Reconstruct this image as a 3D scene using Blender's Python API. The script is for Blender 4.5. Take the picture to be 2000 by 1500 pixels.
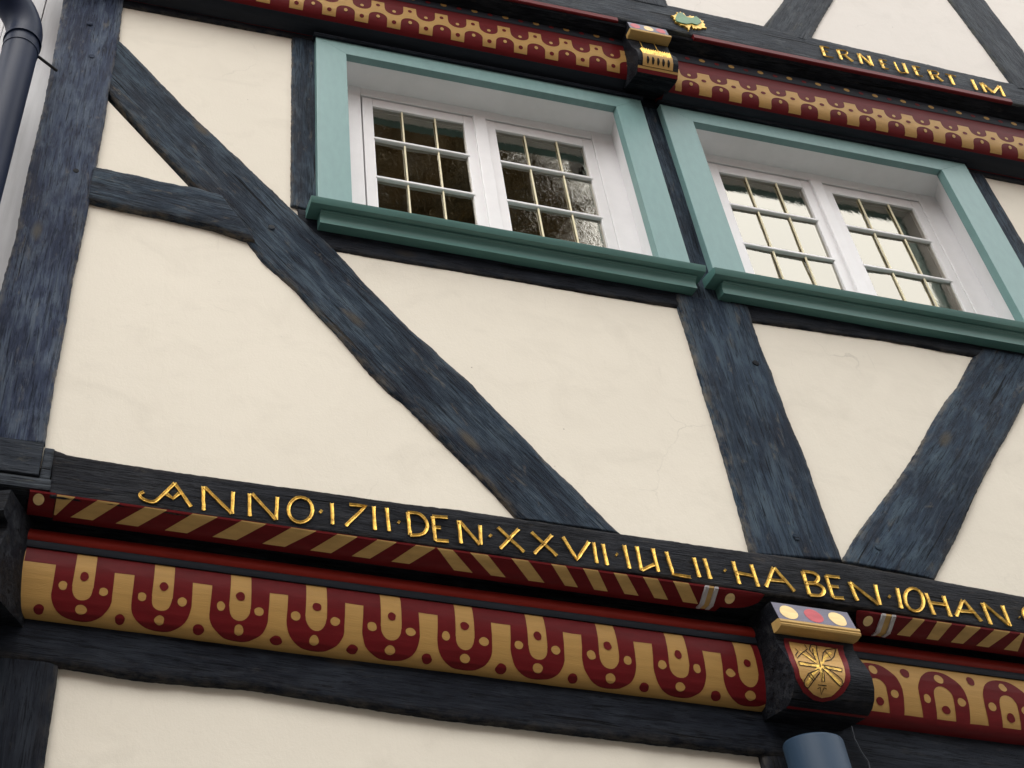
import bpy, bmesh, math, random
from mathutils import Vector, Matrix, noise
from mathutils.geometry import tessellate_polygon

for o in list(bpy.data.objects):
    bpy.data.objects.remove(o)
S = bpy.context.scene
C = S.collection
R = math.radians

# ------------------------------------------------------------------ camera
cd = bpy.data.cameras.new('camera')
cam = bpy.data.objects.new('camera', cd)
C.objects.link(cam)
cd.sensor_fit = 'HORIZONTAL'
cd.sensor_width = 36.0
cd.lens = 39.6
cd.shift_x = 0.275            # the picture is an off-centre crop of a wider shot
cd.shift_y = 0.0
cd.clip_start = 0.05
cd.clip_end = 2000
rt, up, fw = (0.98067491, -0.19120186, 0.04145564), (-0.15249259, -0.61427164, 0.77421984), (0.12256725, 0.76557965, 0.63155765)
cam.matrix_world = Matrix(((rt[0], up[0], -fw[0], -1.42702522), (rt[1], up[1], -fw[1], -2.78539238), (rt[2], up[2], -fw[2], 1.6), (0, 0, 0, 1)))
S.camera = cam

# ------------------------------------------------------------------ sky, sun, exposure
SUN_EL, SUN_AZ = R(55), R(205)     # azimuth clockwise from +Y: front, a little to the left
w = bpy.data.worlds.new('World')
S.world = w
w.use_nodes = True
nt = w.node_tree
bg = nt.nodes['Background']
sky = nt.nodes.new('ShaderNodeTexSky')
sky.sky_type = 'NISHITA'
sky.sun_disc = False
sky.sun_elevation = SUN_EL
sky.sun_rotation = SUN_AZ
sky.air_density = 1.0
sky.dust_density = 5.0
sky.ozone_density = 1.0
hs = nt.nodes.new('ShaderNodeHueSaturation')       # hazy daylight: most of the blue is gone
hs.inputs['Saturation'].default_value = 0.25
nt.links.new(sky.outputs[0], hs.inputs['Color'])
# an even cloud deck over the whole sky lets a fifth of the clear sky through
wc = nt.nodes.new('ShaderNodeTexCoord')
cn = nt.nodes.new('ShaderNodeTexNoise')
cn.inputs['Scale'].default_value = 2.2
cn.inputs['Detail'].default_value = 6
nt.links.new(wc.outputs['Generated'], cn.inputs['Vector'])
cr_ = nt.nodes.new('ShaderNodeValToRGB')
cr_.color_ramp.elements[0].position = 0.3
cr_.color_ramp.elements[0].color = (0.80, 0.81, 0.82, 1)
cr_.color_ramp.elements[1].position = 0.7
cr_.color_ramp.elements[1].color = (1.0, 0.99, 0.96, 1)
nt.links.new(cn.outputs['Fac'], cr_.inputs[0])
cs_ = nt.nodes.new('ShaderNodeVectorMath'); cs_.operation = 'SCALE'
# standard overcast sky: the zenith is three times as bright as the horizon, all round
sx_ = nt.nodes.new('ShaderNodeSeparateXYZ')
nt.links.new(wc.outputs['Generated'], sx_.inputs[0])
ma_ = nt.nodes.new('ShaderNodeMath'); ma_.operation = 'MULTIPLY_ADD'
ma_.inputs[1].default_value = 14.5
ma_.inputs[2].default_value = 7.2
ma_.use_clamp = False
nt.links.new(sx_.outputs['Z'], ma_.inputs[0])
nt.links.new(ma_.outputs[0], cs_.inputs['Scale'])
nt.links.new(cr_.outputs[0], cs_.inputs[0])
mxs = nt.nodes.new('ShaderNodeMixRGB')
mxs.inputs[0].default_value = 0.8
nt.links.new(hs.outputs[0], mxs.inputs[1])
nt.links.new(cs_.outputs[0], mxs.inputs[2])
nt.links.new(mxs.outputs[0], bg.inputs['Color'])
bg.inputs['Strength'].default_value = 0.13
sd = bpy.data.lights.new('sun', 'SUN')
sun = bpy.data.objects.new('sun', sd)
C.objects.link(sun)
sd.energy = 0.6
sd.angle = R(40)
sd.color = (1.0, 0.95, 0.88)
dv = Vector((math.sin(SUN_AZ) * math.cos(SUN_EL), math.cos(SUN_AZ) * math.cos(SUN_EL), math.sin(SUN_EL)))
sun.rotation_euler = dv.to_track_quat('Z', 'Y').to_euler()
S.view_settings.view_transform = 'Standard'
S.view_settings.look = 'None'
S.view_settings.exposure = 0.80
S.view_settings.gamma = 1.0
S.render.engine = 'CYCLES'

# ------------------------------------------------------------------ surveyed outlines, metres on the facade (x, z)
CORNER_POST = ([(-1.77,3.52),(-1.761,4.134),(-1.753,4.429),(-1.763,4.694),(-1.762,5.063),(-1.77,5.425),(-1.783,5.838),(-1.785,6.2)],[(-1.53,3.557),(-1.535,3.789),(-1.532,3.97),(-1.535,4.247),(-1.53,4.44),(-1.526,4.645),(-1.524,4.829),(-1.525,5.151),(-1.527,5.237),(-1.526,5.632),(-1.534,5.878),(-1.533,6.2)])
LONG_BRACE = ([(-.049,3.537),(-.084,3.585),(-.132,3.644),(-.211,3.73),(-.313,3.843),(-.391,3.931),(-.445,3.972),(-.506,4.04),(-.617,4.192),(-.725,4.318),(-.764,4.369),(-.889,4.487),(-.967,4.606),(-1.142,4.812),(-1.212,4.89),(-1.328,5.02),(-1.451,5.182),(-1.506,5.244),(-1.546,5.298)],[(.299,3.538),(.212,3.634),(.163,3.694),(.079,3.781),(-.023,3.905),(-.164,4.077),(-.356,4.276),(-.498,4.444),(-.62,4.609),(-.705,4.7),(-.802,4.811),(-1.03,5.056),(-1.193,5.238),(-1.364,5.448),(-1.485,5.59),(-1.526,5.632),(-1.567,5.677)])
SHORT_RAIL = ([(-1.533,4.633),(-1.407,4.624),(-1.239,4.618),(-1.07,4.603),(-.918,4.568)],[(-1.532,4.812),(-1.409,4.811),(-1.253,4.795),(-1.149,4.797),(-1.059,4.78)])
STUD = ([(-.788,4.806),(-.788,5.136),(-.789,5.57),(-.79,5.942)],[(-.66,4.79),(-.66,5.2),(-.66,5.6),(-.66,5.95)])
POST_LOW = ([(.741,3.528),(.744,3.648),(.746,3.794),(.745,3.999),(.74,4.199),(.739,4.433),(.734,4.609),(.733,4.682)],[(1.07,3.556),(1.066,3.668),(1.065,3.781),(1.067,3.96),(1.049,4.136),(1.045,4.346),(1.037,4.495),(1.037,4.606),(1.041,4.682)])
RIGHT_BRACE = ([(1.068,3.555),(1.166,3.676),(1.287,3.805),(1.426,3.953),(1.554,4.1),(1.667,4.243),(1.777,4.371),(1.85,4.445),(1.981,4.612),(2.043,4.678)],[(1.398,3.536),(1.559,3.73),(1.677,3.883),(1.846,4.088),(2.0,4.266),(2.114,4.406),(2.233,4.544),(2.351,4.674)])
SILL_RAIL_L = [(-.744,4.612),(-.62,4.609),(-.469,4.608),(-.224,4.612),(.064,4.614),(.39,4.613),(.745,4.619)]
SILL_RAIL_R = [(1.022,4.61),(1.278,4.62),(1.634,4.636),(1.971,4.631),(2.214,4.627),(2.679,4.632)]
BEAM_TOP = [(-1.527,3.53),(-1.458,3.52),(-1.351,3.517),(-1.171,3.515),(-.89,3.517),(-.752,3.52),(-.453,3.52),(-.244,3.527),(-.064,3.526),(.28,3.525),(.434,3.525),(.725,3.527),(1.039,3.536),(1.382,3.523),(1.693,3.508)]
BEAM_BOT = [(-1.47,3.367),(-1.299,3.369),(-1.08,3.368),(-.886,3.373),(-.794,3.372),(-.544,3.38),(-.257,3.382),(-.16,3.38),(.101,3.377),(.404,3.387),(.526,3.38),(1.128,3.376),(1.628,3.365)]
UP_BRACE_L = ([(1.458,6.411),(1.559,6.562),(1.666,6.724)],[(1.7,6.385),(1.827,6.6),(1.967,6.828)])
UP_BRACE_R = ([(2.78,6.343),(2.757,6.708),(2.727,7.093)],[(2.961,6.365),(2.996,6.723),(2.971,7.178)])
LETTERS = [[[(-1.223,3.425),(-1.234,3.416),(-1.231,3.405),(-1.216,3.397),(-1.194,3.395),(-1.177,3.411),(-1.135,3.471)],[(-1.136,3.471),(-1.082,3.397)],[(-1.157,3.429),(-1.137,3.416),(-1.119,3.438)]],[[(-1.05,3.474),(-1.044,3.391)],[(-1.045,3.471),(-.96,3.393)],[(-.959,3.47),(-.959,3.393)]],[[(-.91,3.472),(-.906,3.393)],[(-.902,3.473),(-.828,3.394)],[(-.824,3.474),(-.827,3.394)]],[[(-.716,3.446),(-.718,3.432),(-.723,3.419),(-.732,3.408),(-.742,3.4),(-.753,3.396),(-.764,3.396),(-.775,3.401),(-.783,3.409),(-.788,3.421),(-.79,3.434),(-.788,3.448),(-.783,3.461),(-.775,3.472),(-.765,3.481),(-.753,3.485),(-.742,3.484),(-.731,3.48),(-.723,3.471),(-.718,3.459),(-.716,3.446)]],[[(-.694,3.447),(-.687,3.442)]],[[(-.656,3.48),(-.655,3.406)]],[[(-.601,3.484),(-.549,3.487),(-.614,3.407)]],[[(-.525,3.49),(-.524,3.407)]],[[(-.484,3.491),(-.48,3.41)]],[[(-.451,3.448),(-.445,3.444)]],[[(-.418,3.486),(-.415,3.406)],[(-.418,3.486),(-.385,3.487),(-.365,3.472),(-.358,3.447),(-.37,3.421),(-.39,3.41),(-.415,3.406)]],[[(-.339,3.484),(-.336,3.399)],[(-.339,3.484),(-.29,3.488)],[(-.337,3.446),(-.315,3.447)],[(-.335,3.4),(-.294,3.403)]],[[(-.256,3.483),(-.255,3.403)],[(-.253,3.481),(-.195,3.407)],[(-.188,3.477),(-.192,3.408)]],[[(-.161,3.447),(-.155,3.442)]],[[(-.13,3.479),(-.055,3.403)],[(-.062,3.484),(-.131,3.404)]],[[(-.021,3.479),(.051,3.406)],[(.046,3.479),(-.022,3.403)]],[[(.081,3.478),(.115,3.402),(.166,3.474)]],[[(.181,3.474),(.18,3.401)]],[[(.212,3.473),(.213,3.399)]],[[(.249,3.443),(.254,3.439)]],[[(.284,3.48),(.286,3.398)]],[[(.326,3.482),(.325,3.397)],[(.326,3.398),(.373,3.425)],[(.38,3.483),(.381,3.401)]],[[(.424,3.478),(.43,3.399),(.488,3.397)]],[[(.515,3.471),(.518,3.402)]],[[(.551,3.473),(.555,3.402)]],[[(.61,3.442),(.615,3.437)]],[[(.65,3.478),(.651,3.398)],[(.711,3.476),(.715,3.398)],[(.65,3.438),(.707,3.434)]],[[(.788,3.477),(.742,3.402)],[(.79,3.477),(.838,3.399)],[(.763,3.429),(.813,3.431)]],[[(.889,3.478),(.888,3.396)],[(.889,3.478),(.926,3.478),(.939,3.464),(.922,3.443),(.888,3.436)],[(.888,3.436),(.931,3.437),(.945,3.419),(.926,3.398),(.889,3.394)]],[[(.969,3.474),(.969,3.397)],[(.969,3.474),(1.018,3.475)],[(.97,3.437),(1.002,3.438)],[(.969,3.397),(1.007,3.399)]],[[(1.048,3.463),(1.053,3.398)],[(1.048,3.463),(1.126,3.394)],[(1.139,3.467),(1.13,3.395)]],[[(1.173,3.432),(1.179,3.427)]],[[(1.216,3.466),(1.204,3.393)]],[[(1.299,3.447),(1.297,3.434),(1.292,3.421),(1.284,3.409),(1.274,3.399),(1.263,3.392),(1.252,3.389),(1.242,3.39),(1.235,3.395),(1.23,3.404),(1.228,3.415),(1.23,3.428),(1.235,3.441),(1.243,3.454),(1.253,3.464),(1.264,3.471),(1.275,3.474),(1.285,3.473),(1.293,3.468),(1.298,3.459),(1.299,3.447)]],[[(1.316,3.463),(1.317,3.386)],[(1.379,3.462),(1.375,3.388)],[(1.318,3.429),(1.376,3.429)]],[[(1.446,3.456),(1.397,3.393)],[(1.448,3.456),(1.484,3.386)],[(1.417,3.413),(1.471,3.417)]],[[(1.516,3.456),(1.515,3.38)],[(1.518,3.456),(1.583,3.386)],[(1.589,3.457),(1.585,3.384)]],[[(1.634,3.423),(1.636,3.42)]],[[(1.686,3.467),(1.665,3.453),(1.656,3.434),(1.66,3.414),(1.68,3.412)]]]
LETTERS_UP = [[[(1.743,6.349),(1.735,6.267)],[(1.743,6.349),(1.784,6.347)],[(1.74,6.308),(1.766,6.309)],[(1.735,6.267),(1.781,6.267)]],[[(1.828,6.348),(1.823,6.269)],[(1.828,6.348),(1.866,6.351),(1.875,6.337),(1.859,6.317),(1.827,6.308)],[(1.851,6.312),(1.882,6.27)]],[[(1.938,6.352),(1.927,6.268)],[(1.94,6.353),(1.98,6.269)],[(1.99,6.35),(1.983,6.267)]],[[(2.047,6.339),(2.042,6.266)],[(2.047,6.339),(2.083,6.338)],[(2.044,6.305),(2.067,6.306)],[(2.042,6.266),(2.068,6.267)]],[[(2.123,6.342),(2.12,6.274),(2.135,6.259),(2.163,6.27)],[(2.173,6.348),(2.165,6.266)]],[[(2.224,6.341),(2.218,6.265)],[(2.224,6.341),(2.26,6.339)],[(2.222,6.305),(2.243,6.305)],[(2.218,6.265),(2.245,6.264)]],[[(2.303,6.333),(2.297,6.259)],[(2.303,6.333),(2.341,6.333),(2.348,6.317),(2.331,6.3),(2.301,6.295)],[(2.324,6.295),(2.348,6.258)]],[[(2.41,6.327),(2.403,6.248)],[(2.388,6.328),(2.446,6.326)]],[[(2.532,6.328),(2.524,6.245)]],[[(2.574,6.316),(2.57,6.242)],[(2.579,6.317),(2.614,6.249)],[(2.614,6.249),(2.676,6.322)],[(2.676,6.322),(2.667,6.238)]]]
STRIPES = [(-1.47,-1.418,-1.465,-1.471),(-1.353,-1.289,-1.358,-1.423),(-1.215,-1.15,-1.226,-1.292),(-1.075,-1.001,-1.081,-1.147),(-.929,-.855,-.934,-1.006),(-.78,-.704,-.788,-.856),(-.64,-.578,-.647,-.711),(-.517,-.458,-.527,-.584),(-.398,-.337,-.405,-.461),(-.332,-.283,-.206,-.265),(-.229,-.173,-.101,-.148),(-.098,-.045,.023,-.028),(.029,.075,.131,.089),(.131,.179,.228,.184),(.23,.273,.329,.283),(.326,.374,.426,.381),(.425,.476,.526,.476)]
STRIPES_R = [(1.235,1.276,1.245,1.2),(1.319,1.371,1.344,1.303),(1.421,1.473,1.432,1.389),(1.521,1.578,1.523,1.479),(1.615,1.628,1.627,1.577)]
BRACKET_PROFILE = [(-.03,3.345),(-.046,3.28),(-.05,3.277),(-.05,3.264),(-.036,3.252),(-.01,3.248),(-.006,3.228),(-.014,3.2),(-.028,3.172),(-.038,3.145),(-.041,3.118),(-.036,3.09),(-.022,3.062),(-.002,3.042),(.02,3.032),(.034,3.028),(.08,3.03),(.152,3.034)]
SHIELD_RED = [(.7633,.1411),(.9613,.1399),(.9537,.1647),(.9426,.2028),(.9276,.2469),(.9183,.2808),(.8954,.3162),(.8692,.3409),(.8325,.3533),(.8023,.3507),(.7651,.3317),(.7406,.2961),(.7363,.2386)]
SHIELD_GOLD = [(.7758,.1528),(.9361,.1554),(.9269,.1864),(.9135,.234),(.9073,.26),(.8972,.2863),(.8789,.3093),(.8542,.3332),(.8265,.3414),(.7984,.3338),(.7736,.3157),(.7549,.2883),(.7544,.2355)]
EMBLEM = [[(.829,.2229),(.8326,.1761),(.8456,.1557),(.8586,.1497),(.8656,.1566),(.8411,.2124),(.8297,.25)],[(.7638,.2401),(.7615,.2525),(.8172,.2524)],[(.7638,.2401),(.8146,.2417)],[(.8398,.241),(.9026,.2451),(.8968,.2563),(.8409,.2512)],[(.7835,.1801),(.7858,.1943),(.7666,.2144),(.7651,.2274),(.7904,.2041),(.8264,.1751),(.8246,.1571)],[(.7923,.2037),(.8214,.2415)],[(.8155,.1861),(.8253,.2235)],[(.8443,.2288),(.8754,.1818),(.8932,.1663),(.9306,.1563),(.9027,.196),(.8823,.2139),(.8565,.2246)],[(.8853,.1757),(.8865,.2063)],[(.8336,.2529),(.8666,.29),(.8822,.3016),(.8904,.2962),(.89,.2811),(.8773,.2705),(.8434,.2446)],[(.8217,.258),(.7836,.2758),(.7652,.2991),(.767,.3135),(.7785,.318),(.7931,.2987),(.8214,.2681)],[(.7827,.2804),(.7964,.2954)],[(.7904,.2749),(.8019,.2917)],[(.8322,.2565),(.8227,.2953)],[(.836,.2595),(.8311,.2943)],[(.8096,.305),(.8376,.3047)],[(.8081,.3161),(.8169,.3112),(.8214,.331),(.8294,.311),(.8377,.3135)],[(.8468,.1697),(.8301,.2051)]]
EMBLEM_GOLD = [[(.764,.246),(.8191,.2473),(.8396,.2459),(.8993,.2508)],[(.8514,.1649),(.8356,.2133),(.8301,.2534),(.8266,.2918)],[(.7933,.1928),(.8199,.2308),(.8329,.2461),(.8685,.2807),(.8823,.2942)],[(.9034,.1768),(.8654,.208),(.8343,.2424),(.8005,.2737),(.7735,.3069)]]
CLOVER = [(.975,6.345),(.997,6.359),(1.011,6.383),(1.031,6.394),(1.048,6.388),(1.056,6.361),(1.078,6.38),(1.096,6.378),(1.11,6.379),(1.129,6.363),(1.144,6.354),(1.142,6.324),(1.144,6.295),(1.108,6.276),(1.083,6.268),(1.07,6.267),(1.067,6.295),(1.042,6.243),(1.034,6.266),(1.009,6.276),(.982,6.292),(.981,6.317)]
CLOVER_G = [(1.002,6.324),(1.02,6.364),(1.041,6.374),(1.053,6.349),(1.071,6.347),(1.098,6.368),(1.108,6.353),(1.112,6.332),(1.088,6.306),(1.066,6.309),(1.041,6.297),(1.019,6.297),(1.002,6.302)]

# ------------------------------------------------------------------ materials
def nmat(name):
    m = bpy.data.materials.new(name)
    m.use_nodes = True
    t = m.node_tree
    b = t.nodes['Principled BSDF']
    return m, t, b

def ramp(t, fac, stops):
    r = t.nodes.new('ShaderNodeValToRGB')
    e = r.color_ramp.elements
    while len(e) < len(stops):
        e.new(0.5)
    for i, (p, c) in enumerate(stops):
        e[i].position = p
        e[i].color = (*c, 1) if len(c) == 3 else c
    t.links.new(fac, r.inputs[0])
    return r.outputs[0]

def coords(t, scale, kind='Object', rnd=True):
    tc = t.nodes.new('ShaderNodeTexCoord')
    mp = t.nodes.new('ShaderNodeMapping')
    mp.inputs['Scale'].default_value = scale
    src = tc.outputs[kind]
    if rnd:
        oi = t.nodes.new('ShaderNodeObjectInfo')
        mu = t.nodes.new('ShaderNodeMath'); mu.operation = 'MULTIPLY'
        mu.inputs[1].default_value = 37.0
        t.links.new(oi.outputs['Random'], mu.inputs[0])
        ad = t.nodes.new('ShaderNodeVectorMath'); ad.operation = 'ADD'
        t.links.new(src, ad.inputs[0]); t.links.new(mu.outputs[0], ad.inputs[1])
        src = ad.outputs[0]
    t.links.new(src, mp.inputs['Vector'])
    return mp.outputs[0]

def noi(t, vec, scale, detail=4, rough=0.55, dist=0.0):
    n = t.nodes.new('ShaderNodeTexNoise')
    n.inputs['Scale'].default_value = scale
    n.inputs['Detail'].default_value = detail
    n.inputs['Roughness'].default_value = rough
    n.inputs['Distortion'].default_value = dist
    t.links.new(vec, n.inputs['Vector'])
    return n.outputs['Fac']

def cmix(t, fac, a, b, mode='MIX'):
    m = t.nodes.new('ShaderNodeMixRGB')
    m.blend_type = mode
    for sock, v in zip(m.inputs, (fac, a, b)):
        if isinstance(v, (int, float)):
            sock.default_value = v
        elif isinstance(v, tuple):
            sock.default_value = (*v, 1)
        else:
            t.links.new(v, sock)
    return m.outputs[0]

def bump(t, b, h, dist, strength=1.0, prev=None):
    n = t.nodes.new('ShaderNodeBump')
    n.inputs['Distance'].default_value = dist
    n.inputs['Strength'].default_value = strength
    t.links.new(h, n.inputs['Height'])
    if prev is not None:
        t.links.new(prev, n.inputs['Normal'])
    t.links.new(n.outputs[0], b.inputs['Normal'])
    return n.outputs[0]

def wood(name, dark, mid, light, wear=(0.10, 0.085, 0.07), wear_amt=0.5, rough=0.6, relief=1.0):
    """weathered oil paint on old oak, grain along local x"""
    m, t, b = nmat(name)
    v1 = coords(t, (2.0, 11, 11))
    streak = noi(t, v1, 2.2, 8, 0.62, 0.6)
    v2 = coords(t, (1.6, 3.2, 3.2))
    patch = noi(t, v2, 1.7, 5, 0.55)
    v3 = coords(t, (4, 70, 70))
    fine = noi(t, v3, 2.4, 6, 0.7, 0.8)
    base = ramp(t, streak, [(0.34, dark), (0.50, mid), (0.68, light)])
    base = cmix(t, ramp(t, patch, [(0.44, (0, 0, 0)), (0.62, (0.70,) * 3)]), base, dark)
    v8 = coords(t, (2.4, 5, 5))
    fade = noi(t, v8, 2.6, 7, 0.65, 0.5)
    base = cmix(t, ramp(t, fade, [(0.50, (0, 0, 0)), (0.70, (0.60,) * 3)]), base, light)
    base = cmix(t, ramp(t, fine, [(0.38, (0.85,) * 3), (0.50, (0, 0, 0))]), base, tuple(c * 0.30 for c in dark))
    v5 = coords(t, (2.5, 40, 40))
    pale = noi(t, v5, 2.0, 7, 0.7, 0.5)
    base = cmix(t, ramp(t, pale, [(0.56, (0, 0, 0)), (0.72, (0.6,) * 3)]), base, tuple(c * 1.25 for c in light))
    v4 = coords(t, (3, 9, 9))
    wr = noi(t, v4, 3.1, 9, 0.72, 0.4)
    v6 = coords(t, (0.9, 26, 26))
    chk = noi(t, v6, 1.6, 3, 0.5, 0.35)
    split = ramp(t, chk, [(0.675, (0, 0, 0)), (0.70, (0.92,) * 3)])
    base = cmix(t, split, base, tuple(c * 0.2 for c in dark))
    v7 = coords(t, (2.6, 6.5, 6.5))
    kn = t.nodes.new('ShaderNodeTexVoronoi'); kn.inputs['Scale'].default_value = 0.8
    t.links.new(v7, kn.inputs['Vector'])
    base = cmix(t, ramp(t, kn.outputs['Distance'], [(0.05, (0.8,) * 3), (0.13, (0, 0, 0))]), base, tuple(c * 0.5 for c in wear))
    base = cmix(t, ramp(t, wr, [(0.58, (0, 0, 0)), (0.70, (wear_amt,) * 3)]), base, wear)
    ea = t.nodes.new('ShaderNodeAttribute'); ea.attribute_name = 'edge'
    ve_ = coords(t, (7, 14, 14))
    en = noi(t, ve_, 2.5, 6, 0.7)
    em = t.nodes.new('ShaderNodeMath'); em.operation = 'MULTIPLY'
    t.links.new(ea.outputs['Fac'], em.inputs[0])
    t.links.new(ramp(t, en, [(0.42, (0, 0, 0)), (0.62, (0.75,) * 3)]), em.inputs[1])
    base = cmix(t, em.outputs[0], base, tuple(c * 1.1 for c in wear))
    t.links.new(base, b.inputs['Base Color'])
    rr = ramp(t, streak, [(0.3, (rough - 0.12,) * 3), (0.7, (rough + 0.15,) * 3)])
    t.links.new(rr, b.inputs['Roughness'])
    b.inputs['Specular IOR Level'].default_value = 0.06
    n1 = bump(t, b, fine, 0.0045 * relief, 0.9)
    n2 = bump(t, b, streak, 0.008 * relief, 0.7, n1)
    n3 = bump(t, b, wr, 0.006 * relief, 0.5, n2)
    inv = t.nodes.new('ShaderNodeInvert'); t.links.new(split, inv.inputs['Color'])
    bump(t, b, inv.outputs[0], 0.006 * relief, 0.8, n3)
    return m

M = {}
M['post'] = wood('post_paint', (0.0160, 0.0217, 0.0443), (0.0443, 0.0595, 0.0999), (0.1084, 0.1367, 0.1745), (0.17, 0.16, 0.14), 0.5)
M['timber'] = wood('timber_paint', (0.0097, 0.0136, 0.0232), (0.0271, 0.0417, 0.0619), (0.0677, 0.0929, 0.1180), (0.15, 0.125, 0.095), 0.55)
M['timber_blue'] = wood('timber_paint_blue', (0.0103, 0.0160, 0.0292), (0.0292, 0.0471, 0.0736), (0.0660, 0.0943, 0.1226), (0.14, 0.125, 0.10), 0.55)
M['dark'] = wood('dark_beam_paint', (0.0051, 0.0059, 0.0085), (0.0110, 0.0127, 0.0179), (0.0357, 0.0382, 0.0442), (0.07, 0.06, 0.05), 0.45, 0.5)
M['plate'] = wood('plate_paint', (0.0064, 0.0080, 0.0128), (0.0128, 0.0160, 0.0232), (0.0240, 0.0288, 0.0376), (0.06, 0.055, 0.05), 0.25, 0.55, 0.6)
M['grey'] = wood('grey_upper_paint', (0.0187, 0.0229, 0.0323), (0.0408, 0.0493, 0.0620), (0.0935, 0.1062, 0.1190), (0.10, 0.10, 0.08), 0.5)

def plaster(name, col, warm):
    m, t, b = nmat(name)
    v = coords(t, (1, 1, 1))
    big = noi(t, v, 1.3, 5, 0.55)
    med = noi(t, v, 7, 6, 0.6, 0.3)
    fine = noi(t, v, 120, 3, 0.6)
    gr = noi(t, v, 420, 2, 0.5)
    base = ramp(t, big, [(0.32, tuple(c * 0.95 for c in col)), (0.68, col)])
    base = cmix(t, ramp(t, med, [(0.52, (0, 0, 0)), (0.78, (0.28,) * 3)]), base, warm)
    # scattered dirt specks and a few faint smears
    vs = coords(t, (14, 14, 5))
    sm = noi(t, vs, 1.2, 8, 0.75, 1.2)
    base = cmix(t, ramp(t, sm, [(0.63, (0, 0, 0)), (0.80, (0.42,) * 3)]), base, tuple(c * 0.62 for c in warm))
    vo = t.nodes.new('ShaderNodeTexVoronoi')
    vo.inputs['Scale'].default_value = 5.5
    t.links.new(v, vo.inputs['Vector'])
    base = cmix(t, ramp(t, vo.outputs['Distance'], [(0.008, (0.6,) * 3), (0.018, (0, 0, 0))]), base, (0.12, 0.09, 0.06))
    vd = t.nodes.new('ShaderNodeVectorMath'); vd.operation = 'MULTIPLY_ADD'
    nc = t.nodes.new('ShaderNodeTexNoise'); nc.inputs['Scale'].default_value = 5; nc.inputs['Detail'].default_value = 6
    t.links.new(v, nc.inputs['Vector'])
    t.links.new(nc.outputs['Color'], vd.inputs[0]); vd.inputs[1].default_value = (0.16, 0.16, 0.16); t.links.new(v, vd.inputs[2])
    ve = t.nodes.new('ShaderNodeTexVoronoi'); ve.feature = 'DISTANCE_TO_EDGE'; ve.inputs['Scale'].default_value = 1.5
    t.links.new(vd.outputs[0], ve.inputs['Vector'])
    cm = noi(t, v, 2.3, 3, 0.5)
    ck = t.nodes.new('ShaderNodeMath'); ck.operation = 'MULTIPLY'
    t.links.new(ramp(t, ve.outputs['Distance'], [(0.0006, (1, 1, 1)), (0.0024, (0, 0, 0))]), ck.inputs[0])
    t.links.new(ramp(t, cm, [(0.58, (0, 0, 0)), (0.70, (0.40,) * 3)]), ck.inputs[1])
    base = cmix(t, ck.outputs[0], base, tuple(c * 0.45 for c in warm))
    vt = coords(t, (5, 5, 8))
    tw_ = noi(t, vt, 0.8, 5, 0.6, 0.8)
    base = cmix(t, ramp(t, tw_, [(0.52, (0, 0, 0)), (0.78, (0.34,) * 3)]), base, tuple(c * 0.86 for c in warm))
    t.links.new(base, b.inputs['Base Color'])
    b.inputs['Roughness'].default_value = 0.9
    b.inputs['Specular IOR Level'].default_value = 0.15
    n1 = bump(t, b, fine, 0.0009, 0.45)
    n2 = bump(t, b, gr, 0.0005, 0.5, n1)
    n3 = bump(t, b, med, 0.0028, 0.5, n2)
    n4 = bump(t, b, sm, 0.002, 0.5, n3)
    bump(t, b, tw_, 0.0018, 0.35, n4)
    return m

M['plaster'] = plaster('cream_plaster', (0.750, 0.702, 0.605), (0.655, 0.605, 0.515))
M['plaster_up'] = plaster('pale_plaster', (0.80, 0.765, 0.715), (0.70, 0.67, 0.62))

def paint(name, col, rough=0.45, var=0.12, scale=6.0, stretch=(1, 8, 8), metallic=0.0, bumpd=0.0006, spec=0.4):
    m, t, b = nmat(name)
    v = coords(t, stretch)
    n = noi(t, v, scale, 6, 0.6)
    base = ramp(t, n, [(0.3, tuple(c * (1 - var) for c in col)), (0.7, tuple(min(1, c * (1 + var)) for c in col))])
    t.links.new(base, b.inputs['Base Color'])
    b.inputs['Roughness'].default_value = rough
    b.inputs['Metallic'].default_value = metallic
    b.inputs['Specular IOR Level'].default_value = spec
    v2 = coords(t, tuple(s * 6 for s in stretch))
    n2 = noi(t, v2, scale, 4, 0.6)
    bump(t, b, n2, bumpd, 0.6)
    return m

M['casing'] = paint('sage_casing_paint', (0.168, 0.292, 0.288), 0.42, 0.05, 5, (9, 3, 3))
M['sill'] = paint('green_sill_paint', (0.082, 0.190, 0.172), 0.40, 0.10, 4, (1, 3, 3))
M['white'] = paint('white_window_paint', (0.82, 0.81, 0.82), 0.38, 0.03, 4, (3, 3, 3))
M['brass'] = paint('gilt_bar_paint', (0.82, 0.74, 0.50), 0.4, 0.10, 9, (6, 6, 2))
M['red'] = paint('oxblood_paint', (0.112, 0.008, 0.010), 0.42, 0.14, 5, (2, 9, 9), spec=0.10)
M['red_bright'] = paint('red_moulding_paint', (0.20, 0.017, 0.011), 0.42, 0.16, 5, (1, 8, 8), spec=0.10)
M['gold'] = paint('gold_bronze_paint', (0.400, 0.236, 0.074), 0.42, 0.09, 5, (1, 14, 14), 0.12, 0.0014, 0.2)
M['gold_stripe'] = paint('dull_gold_paint', (0.45, 0.29, 0.105), 0.45, 0.15, 6, (2, 8, 8), 0.08, 0.001, 0.15)
M['gilt'] = paint('gold_leaf', (0.74, 0.43, 0.10), 0.34, 0.55, 55, (1, 1, 1), 0.8, 0.004)
M['gold_dot'] = paint('ochre_dot_paint', (0.70, 0.52, 0.24), 0.5, 0.18, 12, (1, 4, 4), 0.1)
M['rose'] = paint('rose_dot_paint', (0.42, 0.055, 0.07), 0.5, 0.15, 12, (1, 4, 4))
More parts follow.
